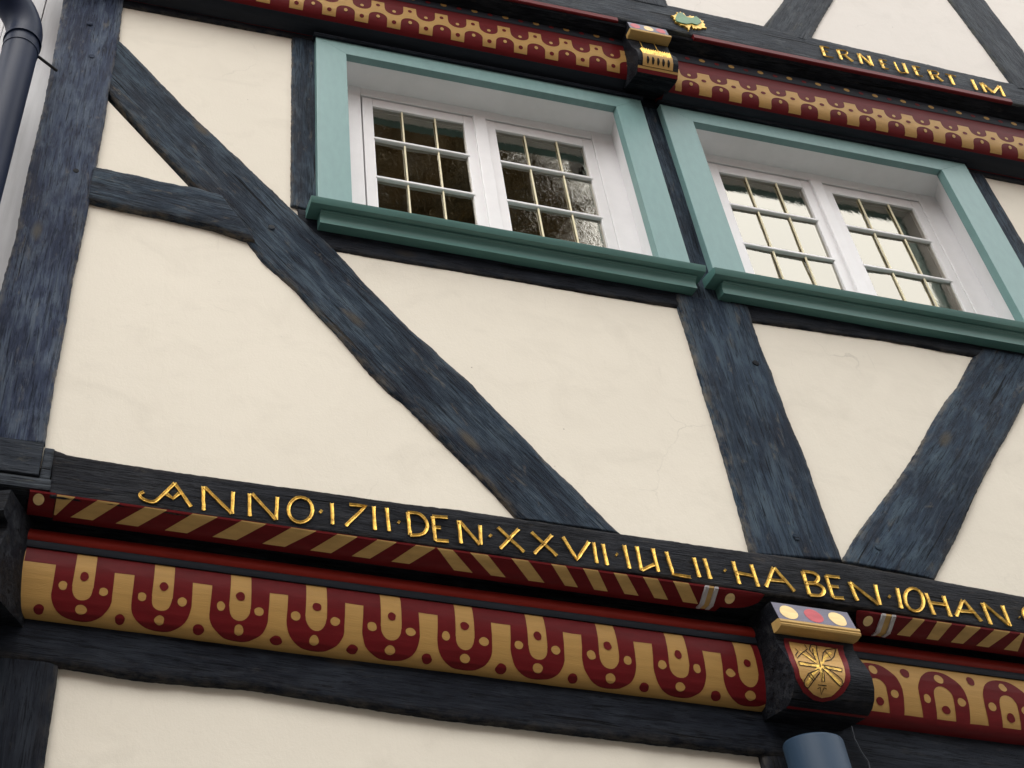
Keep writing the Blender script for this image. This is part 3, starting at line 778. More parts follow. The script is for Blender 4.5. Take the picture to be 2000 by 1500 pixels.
# painted filler boards of the lower jetty
BOARD = [(0.090, 3.256), (0.0845, 3.238), (0.083, 3.205), (0.087, 3.170), (0.094, 3.140), (0.103, 3.110), (0.115, 3.083), (0.128, 3.069), (0.152, 3.062)]
P_ = 0.2266
def arc(cx, cs, rx, rs, a0, a1, n):
    return [(cx + rx * math.cos(R(a0 + (a1 - a0) * i / n)), cs + rs * math.sin(R(a0 + (a1 - a0) * i / n))) for i in range(n + 1)]
def filler(x0, x1, c0, hanging):
    bd = extrude_profile('filler_board', BOARD, x0, x1, 'gold', H, True, 0.05, 0.0, 0.20)
    extrude_profile('red_moulding', [(0.100, 3.324), (0.090, 3.318), (0.083, 3.306), (0.080, 3.294), (0.081, 3.285), (0.086, 3.279)], x0 - 0.012, x1, 'red_bright', H, True, 0.05, 0.0015, 0.16)
    extrude_profile('slate_fillet', [(0.084, 3.2785), (0.0825, 3.274), (0.0825, 3.262), (0.084, 3.2565)], x0 - 0.012, x1, 'slate', H, True, 0.05, 0.0, 0.16)
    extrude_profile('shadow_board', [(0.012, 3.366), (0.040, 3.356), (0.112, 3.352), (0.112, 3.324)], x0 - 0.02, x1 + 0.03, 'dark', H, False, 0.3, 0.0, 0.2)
    sf = Surf(BOARD)
    end = sf.s[-1]
    k = math.floor((x0 - c0) / P_)
    while c0 + k * P_ - P_ / 2 < x1:
        c = c0 + k * P_
        k += 1
        random.seed(k * 13 + int(hanging))
        tw, ow = 0.0305 + random.uniform(-0.0015, 0.0015), 0.085 + random.uniform(-0.002, 0.002)
        h = P_ / 2
        if hanging:
            def sup(cx, cs, rx, rs, n, q=2.6):
                o = []
                for i in range(n + 1):
                    a_ = math.pi * i / n
                    o.append((cx + rx * math.copysign(abs(math.cos(a_)) ** (2 / q), math.cos(a_)), cs + rs * abs(math.sin(a_)) ** (2 / q)))
                return o
            poly = [(c - h, 0.001), (c - tw, 0.001), (c - tw - 0.001, 0.105)] + sup(c, 0.106, tw, 0.037, 12, 2.2)[::-1] + [(c + tw + 0.001, 0.105), (c + tw, 0.001), (c + h, 0.001), (c + h, 0.049), (c + ow - 0.001, 0.049), (c + ow, 0.120)]
            poly += sup(c, 0.124, ow, 0.080, 22, 2.1) + [(c - ow, 0.120), (c - ow + 0.001, 0.049), (c - h, 0.049)]
            dots = [(c - 0.058, 0.109, 0.0135, 0.0132, 1), (c + 0.058, 0.110, 0.0135, 0.0132, 1), (c + 0.001, 0.169, 0.0148, 0.0148, 1), (c, 0.073, 0.0135, 0.0130, 0), (c + h, 0.184, 0.0160, 0.0155, 0)]
            if c < x0:
                poly = [(x0 + 0.002, 0.001), (c + h, 0.001), (c + h, 0.049), (x0 + 0.002, 0.049)]
                dots = dots[4:]
        else:
            tw += 0.002
            poly = [(c - h, end - 0.001), (c - tw, end - 0.001), (c - tw, 0.167), (c - tw, 0.100)] + arc(c, 0.098, tw, 0.034, 180, 360, 12) + [(c + tw, 0.167), (c + tw, end - 0.001), (c + h, end - 0.001), (c + h, 0.168), (c + ow - 0.003, 0.168), (c + ow, 0.11)]
            poly += arc(c, 0.092, ow, 0.079, 0, -180, 20) + [(c - ow, 0.11), (c - ow + 0.003, 0.168), (c - h, 0.168)]
            dots = [(c - 0.058, 0.108, 0.0135, 0.0132, 1), (c + 0.058, 0.108, 0.0135, 0.0132, 1), (c, 0.038, 0.015, 0.0148, 1), (c, 0.135, 0.0140, 0.0140, 0), (c + h, 0.033, 0.015, 0.0145, 0)]
            # the red base closes over the foot of the tongue
        lo, hi = x0 + 0.001, x1 - 0.001
        def clip(pl):
            return [(min(max(ax, lo), hi), as_) for ax, as_ in pl]
        if c - h >= hi or c + h <= lo + 0.001:
            continue
        poly = [(px_ + noise.noise(Vector((px_ * 22, ps_ * 30, 4))) * 0.0028, ps_ + (noise.noise(Vector((px_ * 22, ps_ * 30, 8))) * 0.0022 if 0.01 < ps_ < end - 0.01 else 0)) for px_, ps_ in poly]
        pc = clip(poly)
        cl = []
        for q in pc:
            if not cl or (abs(q[0] - cl[-1][0]) + abs(q[1] - cl[-1][1])) > 1e-5:
                cl.append(q)
        shapes = [(cl, 0.0007, 0)]
        if not hanging:
            shapes.append(([(max(lo, c - tw - 0.003), 0.1675), (min(hi, c + tw + 0.003), 0.1675), (min(hi, c + tw + 0.003), end - 0.001), (max(lo, c - tw - 0.003), end - 0.001)], 0.0010, 0))
        dots = [(dx + random.uniform(-0.0025, 0.0025), ds + random.uniform(-0.002, 0.002), rx * random.uniform(0.9, 1.08), rs * random.uniform(0.9, 1.08), mi) for dx, ds, rx, rs, mi in dots]
        for dx, ds, rx, rs, mi in dots:
            if lo < dx - rx and dx + rx < hi:
                shapes.append((disc(dx, ds, rx, rs, 18, 0.25), 0.0013, mi))
        for q_, sh in enumerate(shapes):
            sf.paint('painted_motif' if q_ == 0 else ('painted_dot' if len(sh[0]) > 6 else 'painted_base'), [(sh[0], sh[1], 0)], [('red', 'gold')[sh[2]]], bd)
    return bd
filler(-1.535, 0.742, -1.131, True)
filler(0.995, 2.6, 1.117, False)

# plate of the ground floor
timber('wall_plate', [(-1.80, 2.940), (-1.386, 2.942), (-1.164, 2.933), (-0.838, 2.946), (-0.3, 2.926), (0.233, 2.929), (0.70, 2.932), (1.0, 2.90), (1.2, 2.80), (2.6, 2.80)], [(-1.80, 3.20), (0, 3.20), (2.6, 3.20)], 0.150, 'plate', H, 0.10, 0.012, 0.0025, 0.003)
timber('corner_post', [(-1.80, 1.2), (-1.80, 2.95)], [(-1.391, 1.2), (-1.391, 2.95)], 0.158, 'plate', H, 0.12, 0.01, 0.002, 0.003)
timber('post', [(0.715, 1.2), (0.708, 2.95)], [(1.22, 1.2), (1.22, 2.95)], 0.158, 'plate', H, 0.12, 0.01, 0.002, 0.003)

# carved beam head with the shield of crossed tools
def bracket(prof, x0, x1, mat):
    return extrude_profile('beam_head', prof, x0, x1, mat, H, True, 0.04, 0.001, prof[-1][0] + 0.02)
bk = bracket(BRACKET_PROFILE, 0.735, 0.995, 'dark')
bk['label'] = 'carved beam head with a gold shield of crossed tools'
sb = Surf(BRACKET_PROFILE)
def blob_ring(surf, parent, centres, rx, s0, rs, mats):
    for (cx, mt) in zip(centres, mats):
        surf.paint('painted_disc', [(disc(cx, s0, rx, rs, 20, 0.2), 0.0012, 0)], [mt], parent)
sb.paint('lilac_face', [([(0.7365, 0.002), (0.9935, 0.002), (0.9935, 0.069), (0.7365, 0.069)], 0.0006, 0)], ['lilac'], bk)
blob_ring(sb, bk, (0.781, 0.864, 0.945), 0.030, 0.037, 0.027, ('gold_dot', 'rose', 'gold_dot'))
extrude_profile('gold_moulding', [(-0.046, 3.2795), (-0.053, 3.276), (-0.0545, 3.268), (-0.052, 3.264), (-0.054, 3.260), (-0.051, 3.254), (-0.030, 3.2475)], 0.732, 0.998, 'gold_stripe', bk, True, 0.1, 0, -0.01)
shield = sb.paint('shield', [(SHIELD_RED, 0.0012, 0)], ['red'], bk)
sb.paint('shield_field', [(SHIELD_GOLD, 0.0022, 0)], ['gold'], bk)
def surf_strokes(name, surf, strokes, wid, off, mat, parent):
    V, F = [], []
    for st in strokes:
        p = [Vector(q) for q in st]
        # add points so that long strokes follow the bulge
        q = []
        for a, b in zip(p, p[1:]):
            n = max(1, int((b - a).length / 0.012))
            q += [a.lerp(b, i / n) for i in range(n)]
        q.append(p[-1])
        b0 = len(V)
        for i in range(len(q)):
            d = (q[min(i + 1, len(q) - 1)] - q[max(i - 1, 0)]).normalized()
            nn = Vector((-d.y, d.x)) * wid / 2
            for k in (-1, 1):
                c = q[i] + nn * k
                V.append(surf.at(c.x, c.y, off))
        for i in range(len(q) - 1):
            F.append((b0 + 2 * i, b0 + 2 * i + 1, b0 + 2 * i + 3, b0 + 2 * i + 2))
    o = mesh_obj(name, V, F, mat, parent)
    return o
surf_strokes('tool_gilding', sb, EMBLEM_GOLD, 0.0085, 0.0030, 'gilt', bk)
surf_strokes('tool_outline', sb, EMBLEM, 0.0028, 0.0036, 'black', bk)
S_RED = sb.s[15]
sb.paint('red_line', [([(0.736, S_RED - 0.010), (0.994, S_RED - 0.010), (0.994, S_RED), (0.736, S_RED)], 0.0012, 0)], ['red'], bk)

# corner beam head, set diagonally under the corner post
cb = extrude_profile('beam_head', BRACKET_PROFILE, -0.13, 0.13, 'dark', None, True, 0.04, 0.001, 0.26)
cb.matrix_world = Matrix.Translation((-1.705, 0.02, 0.0)) @ Matrix.Rotation(R(-24), 4, 'Z')
sc = Surf(BRACKET_PROFILE)
sc.paint('red_line', [([(-0.129, S_RED - 0.010), (0.129, S_RED - 0.010), (0.129, S_RED), (-0.129, S_RED)], 0.0012, 0)], ['red'], cb)
cb.parent = H

# ------------------------------------------------------------------ upper jetty
UB = timber('inscription_beam', [(-1.9, 6.235), (0.7, 6.235), (1.3, 6.225), (2.7, 6.20), (4.2, 6.19)], [(-1.9, 6.46), (0.95, 6.452), (1.476, 6.440), (1.714, 6.425), (2.784, 6.382), (4.2, 6.34)], -0.200, 'grey', H, 0.20, 0.008, 0.0012, 0.004, label='upper grey beam with gilded letters and a green clover')
for st in LETTERS_UP:
    V, F = [], []
    for one_ in st:
        flat = abs(one_[-1][1] - one_[0][1]) < 0.5 * abs(one_[-1][0] - one_[0][0]) or len(one_) > 3
        v_, f_ = stroke_mesh([one_], -0.2035, 0.0062 if flat else 0.0130, 0.0040, 0.0006)
        F += [tuple(i + len(V) for i in f) for f in f_]
        V += v_
    under(fix(mesh_obj('letter', V, F, 'gilt', None)), UB)
def serrate(pts):
    out = []
    for i, (a, b) in enumerate(zip(pts, pts[1:] + pts[:1])):
        cx, cz = 1.062, 6.325
        mx_, mz_ = (a[0] + b[0]) / 2, (a[1] + b[1]) / 2
        out += [a, (cx + (mx_ - cx) * 0.88, cz + (mz_ - cz) * 0.88)]
    return out
under(poly_prism('clover_rim', serrate(CLOVER), -0.2085, -0.195, 'gilt', None, 0.002), UB)
under(poly_prism('clover_leaf', [(1.058 + (x - 1.058) * 1.22, 6.335 + (z - 6.335) * 1.22) for x, z in CLOVER_G], -0.2125, -0.200, 'green', None, 0.0015), UB)
RED_CH = [(-0.199, 6.240), (-0.2025, 6.236), (-0.2025, 6.212), (-0.198, 6.207), (-0.19, 6.206)]
extrude_profile('red_chamfer', RED_CH, -1.9, 0.69, 'red', H, True, 0.1, 0.001, -0.10)
extrude_profile('red_chamfer', [(y, z - 0.008) for y, z in RED_CH], 1.062, 2.70, 'red', H, True, 0.1, 0.001, -0.10)
extrude_profile('shadow_board', [(-0.192, 6.205), (-0.186, 6.196), (-0.13, 6.176), (-0.11, 6.172)], -1.9, 4.2, 'dark', H, False, 0.5, 0.0, 0.0)  # closes the underside; its near-black colour also stands in for jetty shade
UPP = [(-0.13, 6.165), (-0.13, 6.105), (-0.126, 6.10), (-0.125, 6.06), (-0.121, 6.01), (-0.113, 5.965), (-0.10, 5.93), (-0.08, 5.908), (-0.05, 5.898), (-0.004, 5.892)]
PU = 0.1466
def upper_filler(x0, x1, c0, dz, stagger):
    """gold band with tabs; arches stand between the hanging bows (stagger) or right under them"""
    prof = [(y, z + dz) for y, z in UPP]
    bd = extrude_profile('filler_board', prof, x0, x1, 'red', H, True, 0.08, 0, 0.05)
    sf = Surf(prof)
    sf.paint('dotted_fillet', [([(x0, 0.001), (x1, 0.001), (x1, 0.062), (x0, 0.062)], 0.0006, 0)], ['slate'], bd)
    sf.paint('shade_edge', [([(x0, 0.266), (x1, 0.266), (x1, 0.345), (x0, 0.345)], 0.0006, 0)], ['slate'], bd)  # slate coat over the lower red stands in for shade under the frieze
    k = math.floor((x0 - c0) / PU)
    while c0 + k * PU + PU / 2 < x1:
        c = c0 + k * PU
        k += 1
        if c - PU / 2 < x0:
            continue
        h, uw = PU / 2, 0.043
        if stagger:
            ut, ub_, at_, lb_ = 0.098, 0.168, 0.171, 0.243
            top = [(c - h, ut), (c - uw - 0.001, ut), (c - uw, ut + 0.035)] + arc(c, ut + 0.040, uw - 0.001, ub_ - ut - 0.040, 180, 0, 10) + [(c + uw, ut + 0.035), (c + uw + 0.001, ut), (c + h, ut)]
            bot = arc(c + h, at_ + 0.030, uw - 0.001, 0.030, 270, 180, 7) + [(c + h - uw, lb_), (c - h + uw, lb_)] + arc(c - h, at_ + 0.030, uw - 0.001, 0.030, 360, 270, 7)
            shapes = [(top + bot, 0.0008, 0)]
            shapes += [(disc(c, 0.146, 0.0085, 0.0085, 12), 0.0012, 0), (disc(c + h, 0.196, 0.0085, 0.0095, 12), 0.0016, 0),
                       (disc(c + h, 0.124, 0.0095, 0.0095, 12), 0.0016, 1), (disc(c, 0.212, 0.0105, 0.0105, 12), 0.0016, 1)]
        else:
            ut, ub_, at_, lb_ = 0.124, 0.174, 0.184, 0.253
            top = [(c - h, ut), (c - uw - 0.001, ut), (c - uw, ut + 0.022)] + arc(c, ut + 0.026, uw - 0.001, ub_ - ut - 0.026, 180, 0, 10) + [(c + uw, ut + 0.022), (c + uw + 0.001, ut), (c + h, ut)]
            bot = [(c + h, lb_), (c + uw, lb_), (c + uw, at_ + 0.030)] + arc(c, at_ + 0.026, uw - 0.001, 0.026, 360, 180, 12) + [(c - uw, at_ + 0.030), (c - uw, lb_), (c - h, lb_)]
            shapes = [(top + bot, 0.0008, 0)]
            shapes += [(disc(c, 0.152, 0.0085, 0.0085, 12), 0.0012, 0), (disc(c + 0.003, 0.206, 0.0085, 0.0095, 12), 0.0016, 0),
                       (disc(c + h - 0.004, 0.172, 0.0125, 0.0085, 12), 0.0016, 1)]
        shapes += [(disc(c + h + 0.015, 0.025, 0.015, 0.012, 12), 0.0012, 0), (disc(c + 0.015, 0.029, 0.012, 0.010, 12), 0.0012, 1)]
        for q_, sh in enumerate(shapes):
            sf.paint('painted_motif' if q_ == 0 else 'painted_dot', [(sh[0], sh[1], 0)], [('gold', 'red')[sh[2]]], bd)
    return bd
upper_filler(-1.9, 0.755, 0.375, 0.030, True)
upper_filler(0.915, 4.2, 1.328, 0.0, False)

# upper beam head with the gilded drapery
UBR = [(-0.200, 6.222), (-0.208, 6.158), (-0.212, 6.155), (-0.212, 6.145), (-0.200, 6.136), (-0.172, 6.132), (-0.176, 6.08), (-0.184, 6.045), (-0.202, 6.005), (-0.206, 5.975), (-0.200, 5.945), (-0.182, 5.915), (-0.176, 5.905), (-0.166, 5.888), (-0.150, 5.885), (-0.06, 5.91), (0.0, 5.955)]
ub = bracket(UBR, 0.735, 0.927, 'dark')
ub['label'] = 'upper beam head with gilded drapery'
su = Surf(UBR)
su.paint('lilac_face', [([(0.7365, 0.002), (0.9255, 0.002), (0.9255, 0.055), (0.7365, 0.055)], 0.0006, 0)], ['lilac'], ub)
blob_ring(su, ub, (0.768, 0.832, 0.894), 0.023, 0.029, 0.022, ('rose', 'gold_dot', 'rose'))
extrude_profile('gold_moulding', [(-0.207, 6.158), (-0.2135, 6.155), (-0.2145, 6.148), (-0.213, 6.142), (-0.200, 6.134), (-0.176, 6.130)], 0.732, 0.930, 'gold_stripe', ub, True, 0.1, 0, -0.17)
s7, s8, s11 = su.s[7], su.s[8], su.s[11]
for i in range(2):
    cx = 0.790 + i * 0.072
    surf_strokes('tassel_cord', su, [[(cx, su.s[5] + 0.002), (cx + 0.002, s7 + 0.004)]], 0.005, 0.002, 'gilt', ub)
    dr = [(cx - 0.036, s8 + 0.012), (cx - 0.022, s7 + 0.014), (cx - 0.002, s7 - 0.012), (cx + 0.002, s7 - 0.012), (cx + 0.022, s7 + 0.016), (cx + 0.036, s8 + 0.012)]
    su.paint('drapery', [(dr, 0.004, 0)], ['gilt'], ub)
V, F = [], []
nx = 26
for i in range(nx + 1):
    x = 0.757 + (0.900 - 0.757) * i / nx
    for j, s in enumerate((s8 - 0.012, s8 + 0.004, s8 + 0.018, s8 + 0.030)):
        V.append(su.at(x, s, 0.003 + (0.009 if i % 2 else 0.0) * (1 - j / 3)))
for i in range(nx):
    for j in range(3):
        q = i * 4 + j
        F.append((q, q + 1, q + 5, q + 4))
mesh_obj('drapery', V, F, 'gilt', ub, False)
su.paint('gold_apron', [([(0.757, s8 + 0.026), (0.900, s8 + 0.026), (0.900, s11 - 0.002), (0.757, s11 - 0.002)], 0.003, 0)], ['gold'], ub)
for i in range(5):
    cx = 0.780 + i * 0.0245
    su.paint('dark_slot', [(disc(cx, (s8 + 0.03 + s11) / 2, 0.0062, 0.020, 14), 0.0042, 0)], ['black'], ub)
su.paint('gold_line', [([(0.736, s11), (0.926, s11), (0.926, s11 + 0.012), (0.736, s11 + 0.012)], 0.0016, 0)], ['gold'], ub)
su.paint('red_line', [([(0.736, s11 + 0.013), (0.926, s11 + 0.013), (0.926, s11 + 0.031), (0.736, s11 + 0.031)], 0.0012, 0)], ['red'], ub)
# braces and post of the upper storey
timber('brace', UP_BRACE_L[0] + [(1.95, 7.30)], UP_BRACE_L[1] + [(2.30, 7.40)], -0.200, 'grey', H, 0.08, 0.010, 0.002, 0.004)
timber('brace', UP_BRACE_R[0] + [(2.60, 7.75)], UP_BRACE_R[1] + [(2.85, 7.85)], -0.200, 'grey', H, 0.08, 0.010, 0.002, 0.004)
timber('post', [(0.72, 6.42), (0.70, 8.2)], [(0.988, 6.42), (0.950, 8.2)], -0.200, 'grey', H, 0.08, 0.010, 0.002, 0.004)

# ------------------------------------------------------------------ windows
def window(xo0, xo1, xi0, xi1, off, label):
    zt, zi, zb = 5.888, 5.802, 4.772
    YF = 0.120
    # fixed frame with its mullion is the window itself
    fl, fr = off - 0.585, off + 0.745
    fx = [(fl, off - 0.452), (off + 0.632, fr)]
    bm = bmesh.new()
    def bx(x0, x1, y0, y1, z0, z1):
        r = bmesh.ops.create_cube(bm, size=1)
        for v in r['verts']:
            v.co = Vector(((x0 + x1) / 2 + v.co.x * (x1 - x0), (y0 + y1) / 2 + v.co.y * (y1 - y0), (z0 + z1) / 2 + v.co.z * (z1 - z0)))
    bx(fl, off - 0.452, YF, YF + 0.06, 4.80, 5.86)
    bx(off + 0.632, fr, YF, YF + 0.06, 4.80, 5.86)
    bx(off - 0.4515, off + 0.6315, YF + 0.001, YF + 0.06, 5.745, 5.86)
    bx(off - 0.4515, off + 0.6315, YF + 0.001, YF + 0.06, 4.80, 4.905)
    bx(off + 0.066, off + 0.122, YF - 0.008, YF + 0.06, 4.9055, 5.7445)
    bmesh.ops.bevel(bm, geom=list(bm.edges), offset=0.003, segments=2, profile=0.6, affect='EDGES')
    me = bpy.data.meshes.new('window'); bm.to_mesh(me); bm.free(); me.materials.append(M['white'])
    W = bpy.data.objects.new('window', me); C.objects.link(W); W.parent = H
    W['label'] = label
    # outside casing, mitred
    y0, y1 = -0.030, 0.006
    poly_prism('casing_board', [(xo0, zb), (xi0, zb), (xi0, zi), (xo0, zt)], y0, y1, 'casing', W, 0.0022)
    poly_prism('casing_board', [(xi1, zb), (xo1, zb), (xo1, zt), (xi1, zi)], y0, y1, 'casing', W, 0.0022)
    poly_prism('casing_board', [(xo0 + 0.0012, zt), (xi0 + 0.0012, zi), (xi1 - 0.0012, zi), (xo1 - 0.0012, zt)], y0 + 0.0008, y1, 'casing', W, 0.0022)
    extrude_profile('drip_strip', [(-0.030, zt + 0.014), (-0.043, zt + 0.012), (-0.046, zt + 0.004), (-0.040, zt - 0.004)], xo0 - 0.012, xo1 + 0.008, 'plate', W, True, 0.2, 0, -0.004)
    # reveal lining: head and two jambs
    xr = off + 0.735
    poly_prism('reveal_jamb', [(0, 0), (1, 0), (1, 1), (0, 1)], 0, 1, 'white', W)
    W.children[-1].data.clear_geometry()
    j = W.children[-1]
    def slab(o, vs):
        o.data.from_pydata(vs, [], [(0, 1, 2, 3)])
        o.data.update()
    slab(j, [(xi0 - 0.004, 0.0, zb), (off - 0.575, YF + 0.004, zb), (off - 0.575, YF + 0.004, zi), (xi0 - 0.004, 0.0, zi)])
    mesh_obj('reveal_jamb', [(xi1 + 0.010, 0.0, zb), (xr, YF + 0.004, zb), (xr, YF + 0.004, zi + 0.012), (xi1 + 0.010, 0.0, zi + 0.012)], [(3, 2, 1, 0)], 'white', W)
    mesh_obj('reveal_head', [(xi0 - 0.004, 0.0, zi + 0.004), (xi1 + 0.010, 0.0, zi + 0.004), (xr, YF + 0.004, zi - 0.006), (off - 0.575, YF + 0.004, zi - 0.006)], [(0, 3, 2, 1)], 'white', W)
    mesh_obj('reveal_sill', [(xi0 - 0.02, -0.03, 4.79), (xi1 + 0.03, -0.03, 4.79), (xr, YF + 0.004, 4.84), (off - 0.60, YF + 0.004, 4.84)], [(0, 1, 2, 3)], 'sill', W)
    # green sill: bullnosed board and the moulding under it
    extrude_profile('sill', [(-0.02, 4.792), (-0.078, 4.782), (-0.089, 4.776), (-0.086, 4.764), (-0.079, 4.751), (-0.055, 4.747)], xo0 - 0.040, xo1 + 0.016, 'sill', W, True, 0.4, 0, 0.01)
    extrude_profile('sill_moulding', [(-0.045, 4.7455), (-0.058, 4.744), (-0.058, 4.738), (-0.051, 4.7355), (-0.0505, 4.733), (-0.044, 4.728), (-0.0405, 4.720), (-0.0395, 4.708), (-0.041, 4.698), (-0.041, 4.693)], xo0 + 0.004, xo1 - 0.012, 'sill', W, True, 0.4, 0, 0.006)
    # two casements
    for (gx0, gx1, vb) in ((-0.397, 0.020, (-0.263, -0.112)), (0.168, 0.584, (0.304, 0.455))):
        gx0 += off; gx1 += off
        gz0, gz1 = 4.965, 5.685
        st = 0.047
        bm = bmesh.new()
        for (a, b, c, d) in ((gx0 - st, gx0, gz0 - 0.055, gz1 + 0.052), (gx1, gx1 + st, gz0 - 0.055, gz1 + 0.052)):
            r = bmesh.ops.create_cube(bm, size=1)
            for v in r['verts']:
                v.co = Vector(((a + b) / 2 + v.co.x * (b - a), 0.139 + v.co.y * 0.030, (c + d) / 2 + v.co.z * (d - c)))
        for (c, d) in ((gz0 - 0.055, gz0), (gz1, gz1 + 0.052)):
            r = bmesh.ops.create_cube(bm, size=1)
            for v in r['verts']:
                v.co = Vector(((gx0 + gx1) / 2 + v.co.x * (gx1 - gx0), 0.1395 + v.co.y * 0.029, (c + d) / 2 + v.co.z * (d - c)))
        bmesh.ops.bevel(bm, geom=list(bm.edges), offset=0.003, segments=2, profile=0.6, affect='EDGES')
        me = bpy.data.meshes.new('sash'); bm.to_mesh(me); bm.free(); me.materials.append(M['white'])
        o = bpy.data.objects.new('sash', me); C.objects.link(o); o.parent = W
        # putty bead round the glass
        b1, b2 = 5.463, 5.212
        for zz in (b1, b2):
            extrude_profile('glazing_bar', [(0.134, zz + 0.0075), (0.1225, zz + 0.0070), (0.120, zz + 0.0045), (0.120, zz - 0.0045), (0.1225, zz - 0.0070), (0.134, zz - 0.0075)], gx0 - 0.004, gx1 + 0.006, 'white', W, True, 0.5, 0, 0.139)
        rows = [(b1 + 0.004, gz1 + 0.004), (b2 + 0.004, b1 - 0.004), (gz0 - 0.004, b2 - 0.004)]
        xs = [gx0 - 0.004, off + vb[0], off + vb[1], gx1 + 0.004]
        for (r0, r1) in rows:
            for xb in vb:
                box('gilt_bar', off + xb - 0.0033, off + xb + 0.0033, 0.1265, 0.1335, r0 + 0.007, r1 - 0.007, 'brass', W, 0.0018)
            for a, b in zip(xs, xs[1:]):
                # each hand-made pane sits a little differently in its putty
                random.seed(int((a + r0) * 1000))
                tx, tz = random.gauss(0, 0.0015), random.gauss(0, 0.0012)
                cx, cz = (a + b) / 2, (r0 + r1) / 2
                yy = 0.1365
                vs = []
                for (px, pz) in ((a + 0.001, r0), (b - 0.001, r0), (b - 0.001, r1), (a + 0.001, r1)):
                    vs.append((px, yy + (px - cx) * tx * 8 + (pz - cz) * tz * 8, pz))
                mesh_obj('pane', vs, [(0, 1, 2, 3)], 'glass', W)
    # dim room behind
    rx0, rx1 = off - 0.78, off + 0.86
    mesh_obj('dim_room', [(rx0, 0.182, 4.3), (rx1, 0.182, 4.3), (rx1, 0.182, 6.0), (rx0, 0.182, 6.0), (rx0, 1.6, 4.3), (rx1, 1.6, 4.3), (rx1, 1.6, 6.0), (rx0, 1.6, 6.0)],
             [(4, 5, 6, 7), (0, 1, 5, 4), (2, 3, 7, 6), (1, 2, 6, 5), (3, 0, 4, 7)], 'room', W)
    return W
window(-0.690, 0.819, -0.556, 0.687, 0.0, 'left window with tree reflections in its panes')
window(0.913, 2.446, 1.056, 2.294, 1.634, 'right window with pale sky in its panes')
adopt(house)

# ------------------------------------------------------------------ neighbouring house behind the corner
nb = thing('neighbouring_house', (-3.0, 0.5, 0), 'pale grey boarded wall of the house next door behind the downpipe', 'house')
for i in range(14):
    x1 = -1.585 - i * 0.148
    box('board', x1 - 0.145, x1, 0.18 + 0.004 * (i % 2), 0.21, 0.0, 9.0, 'boards', nb, 0.003)
box('backing', -3.8, -1.56, 0.212, 0.40, 0.0, 9.0, 'joint', nb)
adopt(nb)

# ------------------------------------------------------------------ downpipes
dp = thing('downpipe', (-1.884, -0.10, 0), 'dark blue metal downpipe with an elbow beside the corner post', 'downpipe')
tube('pipe', [(-1.884, -0.10, 0.0), (-1.884, -0.10, 5.36)], 0.068, 'pipe', dp, 32)
el = []
for i in range(13):
    a = R(62) * i / 12
    rad = 0.17
    dxy = Vector((-0.85, -0.53, 0)).normalized()
    c = Vector((-1.884, -0.10, 5.38))
    el.append(c + dxy * rad * (1 - math.cos(a)) + Vector((0, 0, rad * math.sin(a))))
d_ = (el[-1] - el[-2]).normalized()
el.append(el[-1] + d_ * 0.6)
tube('elbow', [Vector((-1.884, -0.10, 5.345))] + el, 0.0715, 'pipe', dp, 32)
tube('collar', [(-1.884, -0.10, 5.338), (-1.884, -0.10, 5.352)], 0.0745, 'pipe', dp, 32)
tube('clip', [(-1.82, -0.09, 5.30), (-1.74, -0.03, 5.31)], 0.006, 'joint', dp, 10)
tube('clip_band', [(-1.884, -0.10, 5.285), (-1.884, -0.10, 5.315)], 0.0705, 'pipe', dp, 32)
adopt(dp)
d2 = thing('downpipe', (0.805, 0.055, 0), 'short blue-grey pipe end under the shield beam head at the bottom edge', 'downpipe')
tube('pipe', [(0.805, 0.055, 0.0), (0.805, 0.055, 2.932), (0.805, 0.055, 2.938), (0.805, 0.055, 2.941)], [0.082, 0.082, 0.079, 0.073], 'pipe_pale', d2, 40)
adopt(d2)
cb_ = tube('cable', [(1.025, 0.140, 3.06), (1.020, 0.139, 3.01), (1.030, 0.140, 2.97), (1.044, 0.141, 2.94), (1.038, 0.140, 2.89), (1.036, 0.142, 2.5)], 0.0020, 'cable', None, 8)
cb_['label'] = 'thin grey cable hanging beside the blue-grey pipe end'
cb_['category'] = 'cable'

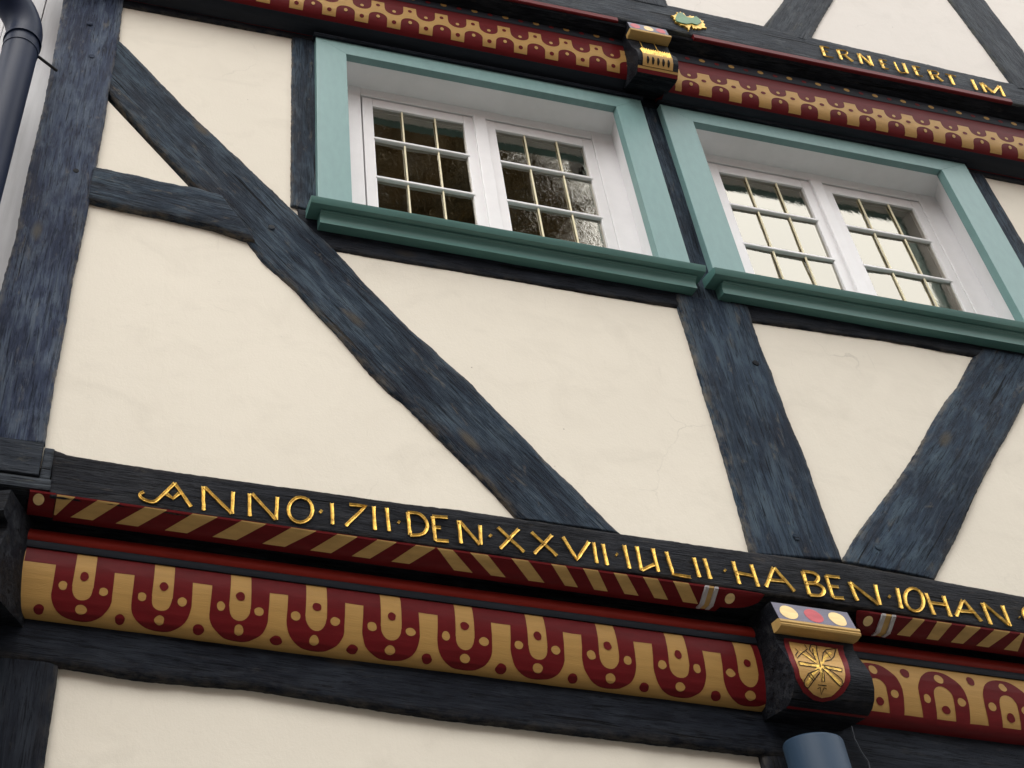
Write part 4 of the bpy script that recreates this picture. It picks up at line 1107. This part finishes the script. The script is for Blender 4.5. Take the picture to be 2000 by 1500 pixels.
# ------------------------------------------------------------------ tree across the street, seen only as a reflection in the left window
def tree(loc, height, spread, seed, label):
    random.seed(seed)
    t = thing('street_tree', loc, label, 'tree')
    x, y, z = loc
    tube('trunk', [(x, y, 0), (x + 0.05, y, 2), (x - 0.05, y + 0.1, 5), (x + 0.1, y, height * 0.75)], [0.24, 0.2, 0.16, 0.05], 'bark', t, 14)
    cz = height * 0.80
    tips = []
    for i in range(40):
        a = random.uniform(0, 2 * math.pi)
        h0 = random.uniform(0.55, 0.78) * height
        l = random.uniform(0.35, 1.0) * spread
        e = Vector((x + math.cos(a) * l, y + math.sin(a) * l, min(height, h0 + random.uniform(0.8, 3.2))))
        m = Vector((x, y, h0)).lerp(e, 0.5) + Vector((0, 0, 0.25))
        tube('limb', [(x, y, h0), m, e], [0.06, 0.035, 0.010], 'bark', t, 6)
        tips += [m, e, m.lerp(e, 0.5), e]
    V, F = [], []
    for i in range(19000):
        c = random.choice(tips) + Vector((random.gauss(0, 0.27), random.gauss(0, 0.27), random.gauss(0, 0.33)))
        s = random.uniform(0.045, 0.09)
        u = Vector((random.gauss(0, 1), random.gauss(0, 1), random.gauss(0, 0.6))).normalized()
        v = u.cross(Vector((random.gauss(0, 1), random.gauss(0, 1), random.gauss(0, 1)))).normalized()
        b0 = len(V)
        V += [c - u * s, c + v * s * 0.55, c + u * s, c - v * s * 0.55]
        F.append((b0, b0 + 1, b0 + 2, b0 + 3))
    cr = mesh_obj('crown', V, F, 'leaf', t)
    adopt(t)
    return t
tree((1.84, -4.6, 0), 13.6, 1.45, 4, 'leafy tree across the street, mirrored in the left window')

# ------------------------------------------------------------------ unseen houses behind the camera, added to block low sky light
def opposite(x0, x1, hgt, ridge, wallmat, label, n):
    y = -8.6
    t = thing('added_opposite_house', ((x0 + x1) / 2, y - 3, 0), label, 'house')
    box('wall', x0, x1, y - 6, y, 0, hgt, wallmat, t)
    fix(mesh_obj('roof', [(x0 - 0.2, y + 0.4, hgt - 0.15), (x1 + 0.2, y + 0.4, hgt - 0.15), (x1 + 0.2, y - 3, ridge), (x0 - 0.2, y - 3, ridge), (x0 - 0.2, y - 6.4, hgt - 0.15), (x1 + 0.2, y - 6.4, hgt - 0.15)],
                 [(0, 1, 2, 3), (3, 2, 5, 4), (0, 3, 4), (1, 5, 2), (0, 4, 5, 1)], 'roof_tile', t))
    for k in range(n):
        cx = x0 + (x1 - x0) * (k + 0.5) / n
        for zz in (1.3, 4.3):
            f = box('window', cx - 0.55, cx + 0.55, y + 0.002, y + 0.05, zz, zz + 1.4, 'white', t, 0.004)
            for s_ in (-1, 1):
                box('pane', cx + s_ * 0.26 - 0.22, cx + s_ * 0.26 + 0.22, y + 0.052, y + 0.056, zz + 0.08, zz + 1.32, 'black', f)
    d = box('door', x0 + 0.35, x0 + 1.25, y + 0.003, y + 0.06, 0, 2.1, 'plate', t, 0.004)
    adopt(t)
M['roof_tile'] = paint('red_clay_tiles', (0.16, 0.065, 0.04), 0.7, 0.2, 3, (4, 4, 4))
M['brick'] = paint('brown_brick', (0.20, 0.12, 0.085), 0.8, 0.2, 3, (4, 4, 4))
M['stone'] = paint('grey_stone', (0.24, 0.225, 0.20), 0.8, 0.2, 3, (3, 3, 3))
opposite(-13.0, -0.6, 7.6, 11.4, 'brick', 'unseen brown brick house added behind the camera to block low sky', 5)
opposite(-0.1, 12.5, 7.0, 10.6, 'stone', 'unseen grey stone house added behind the tree to block low sky', 5)
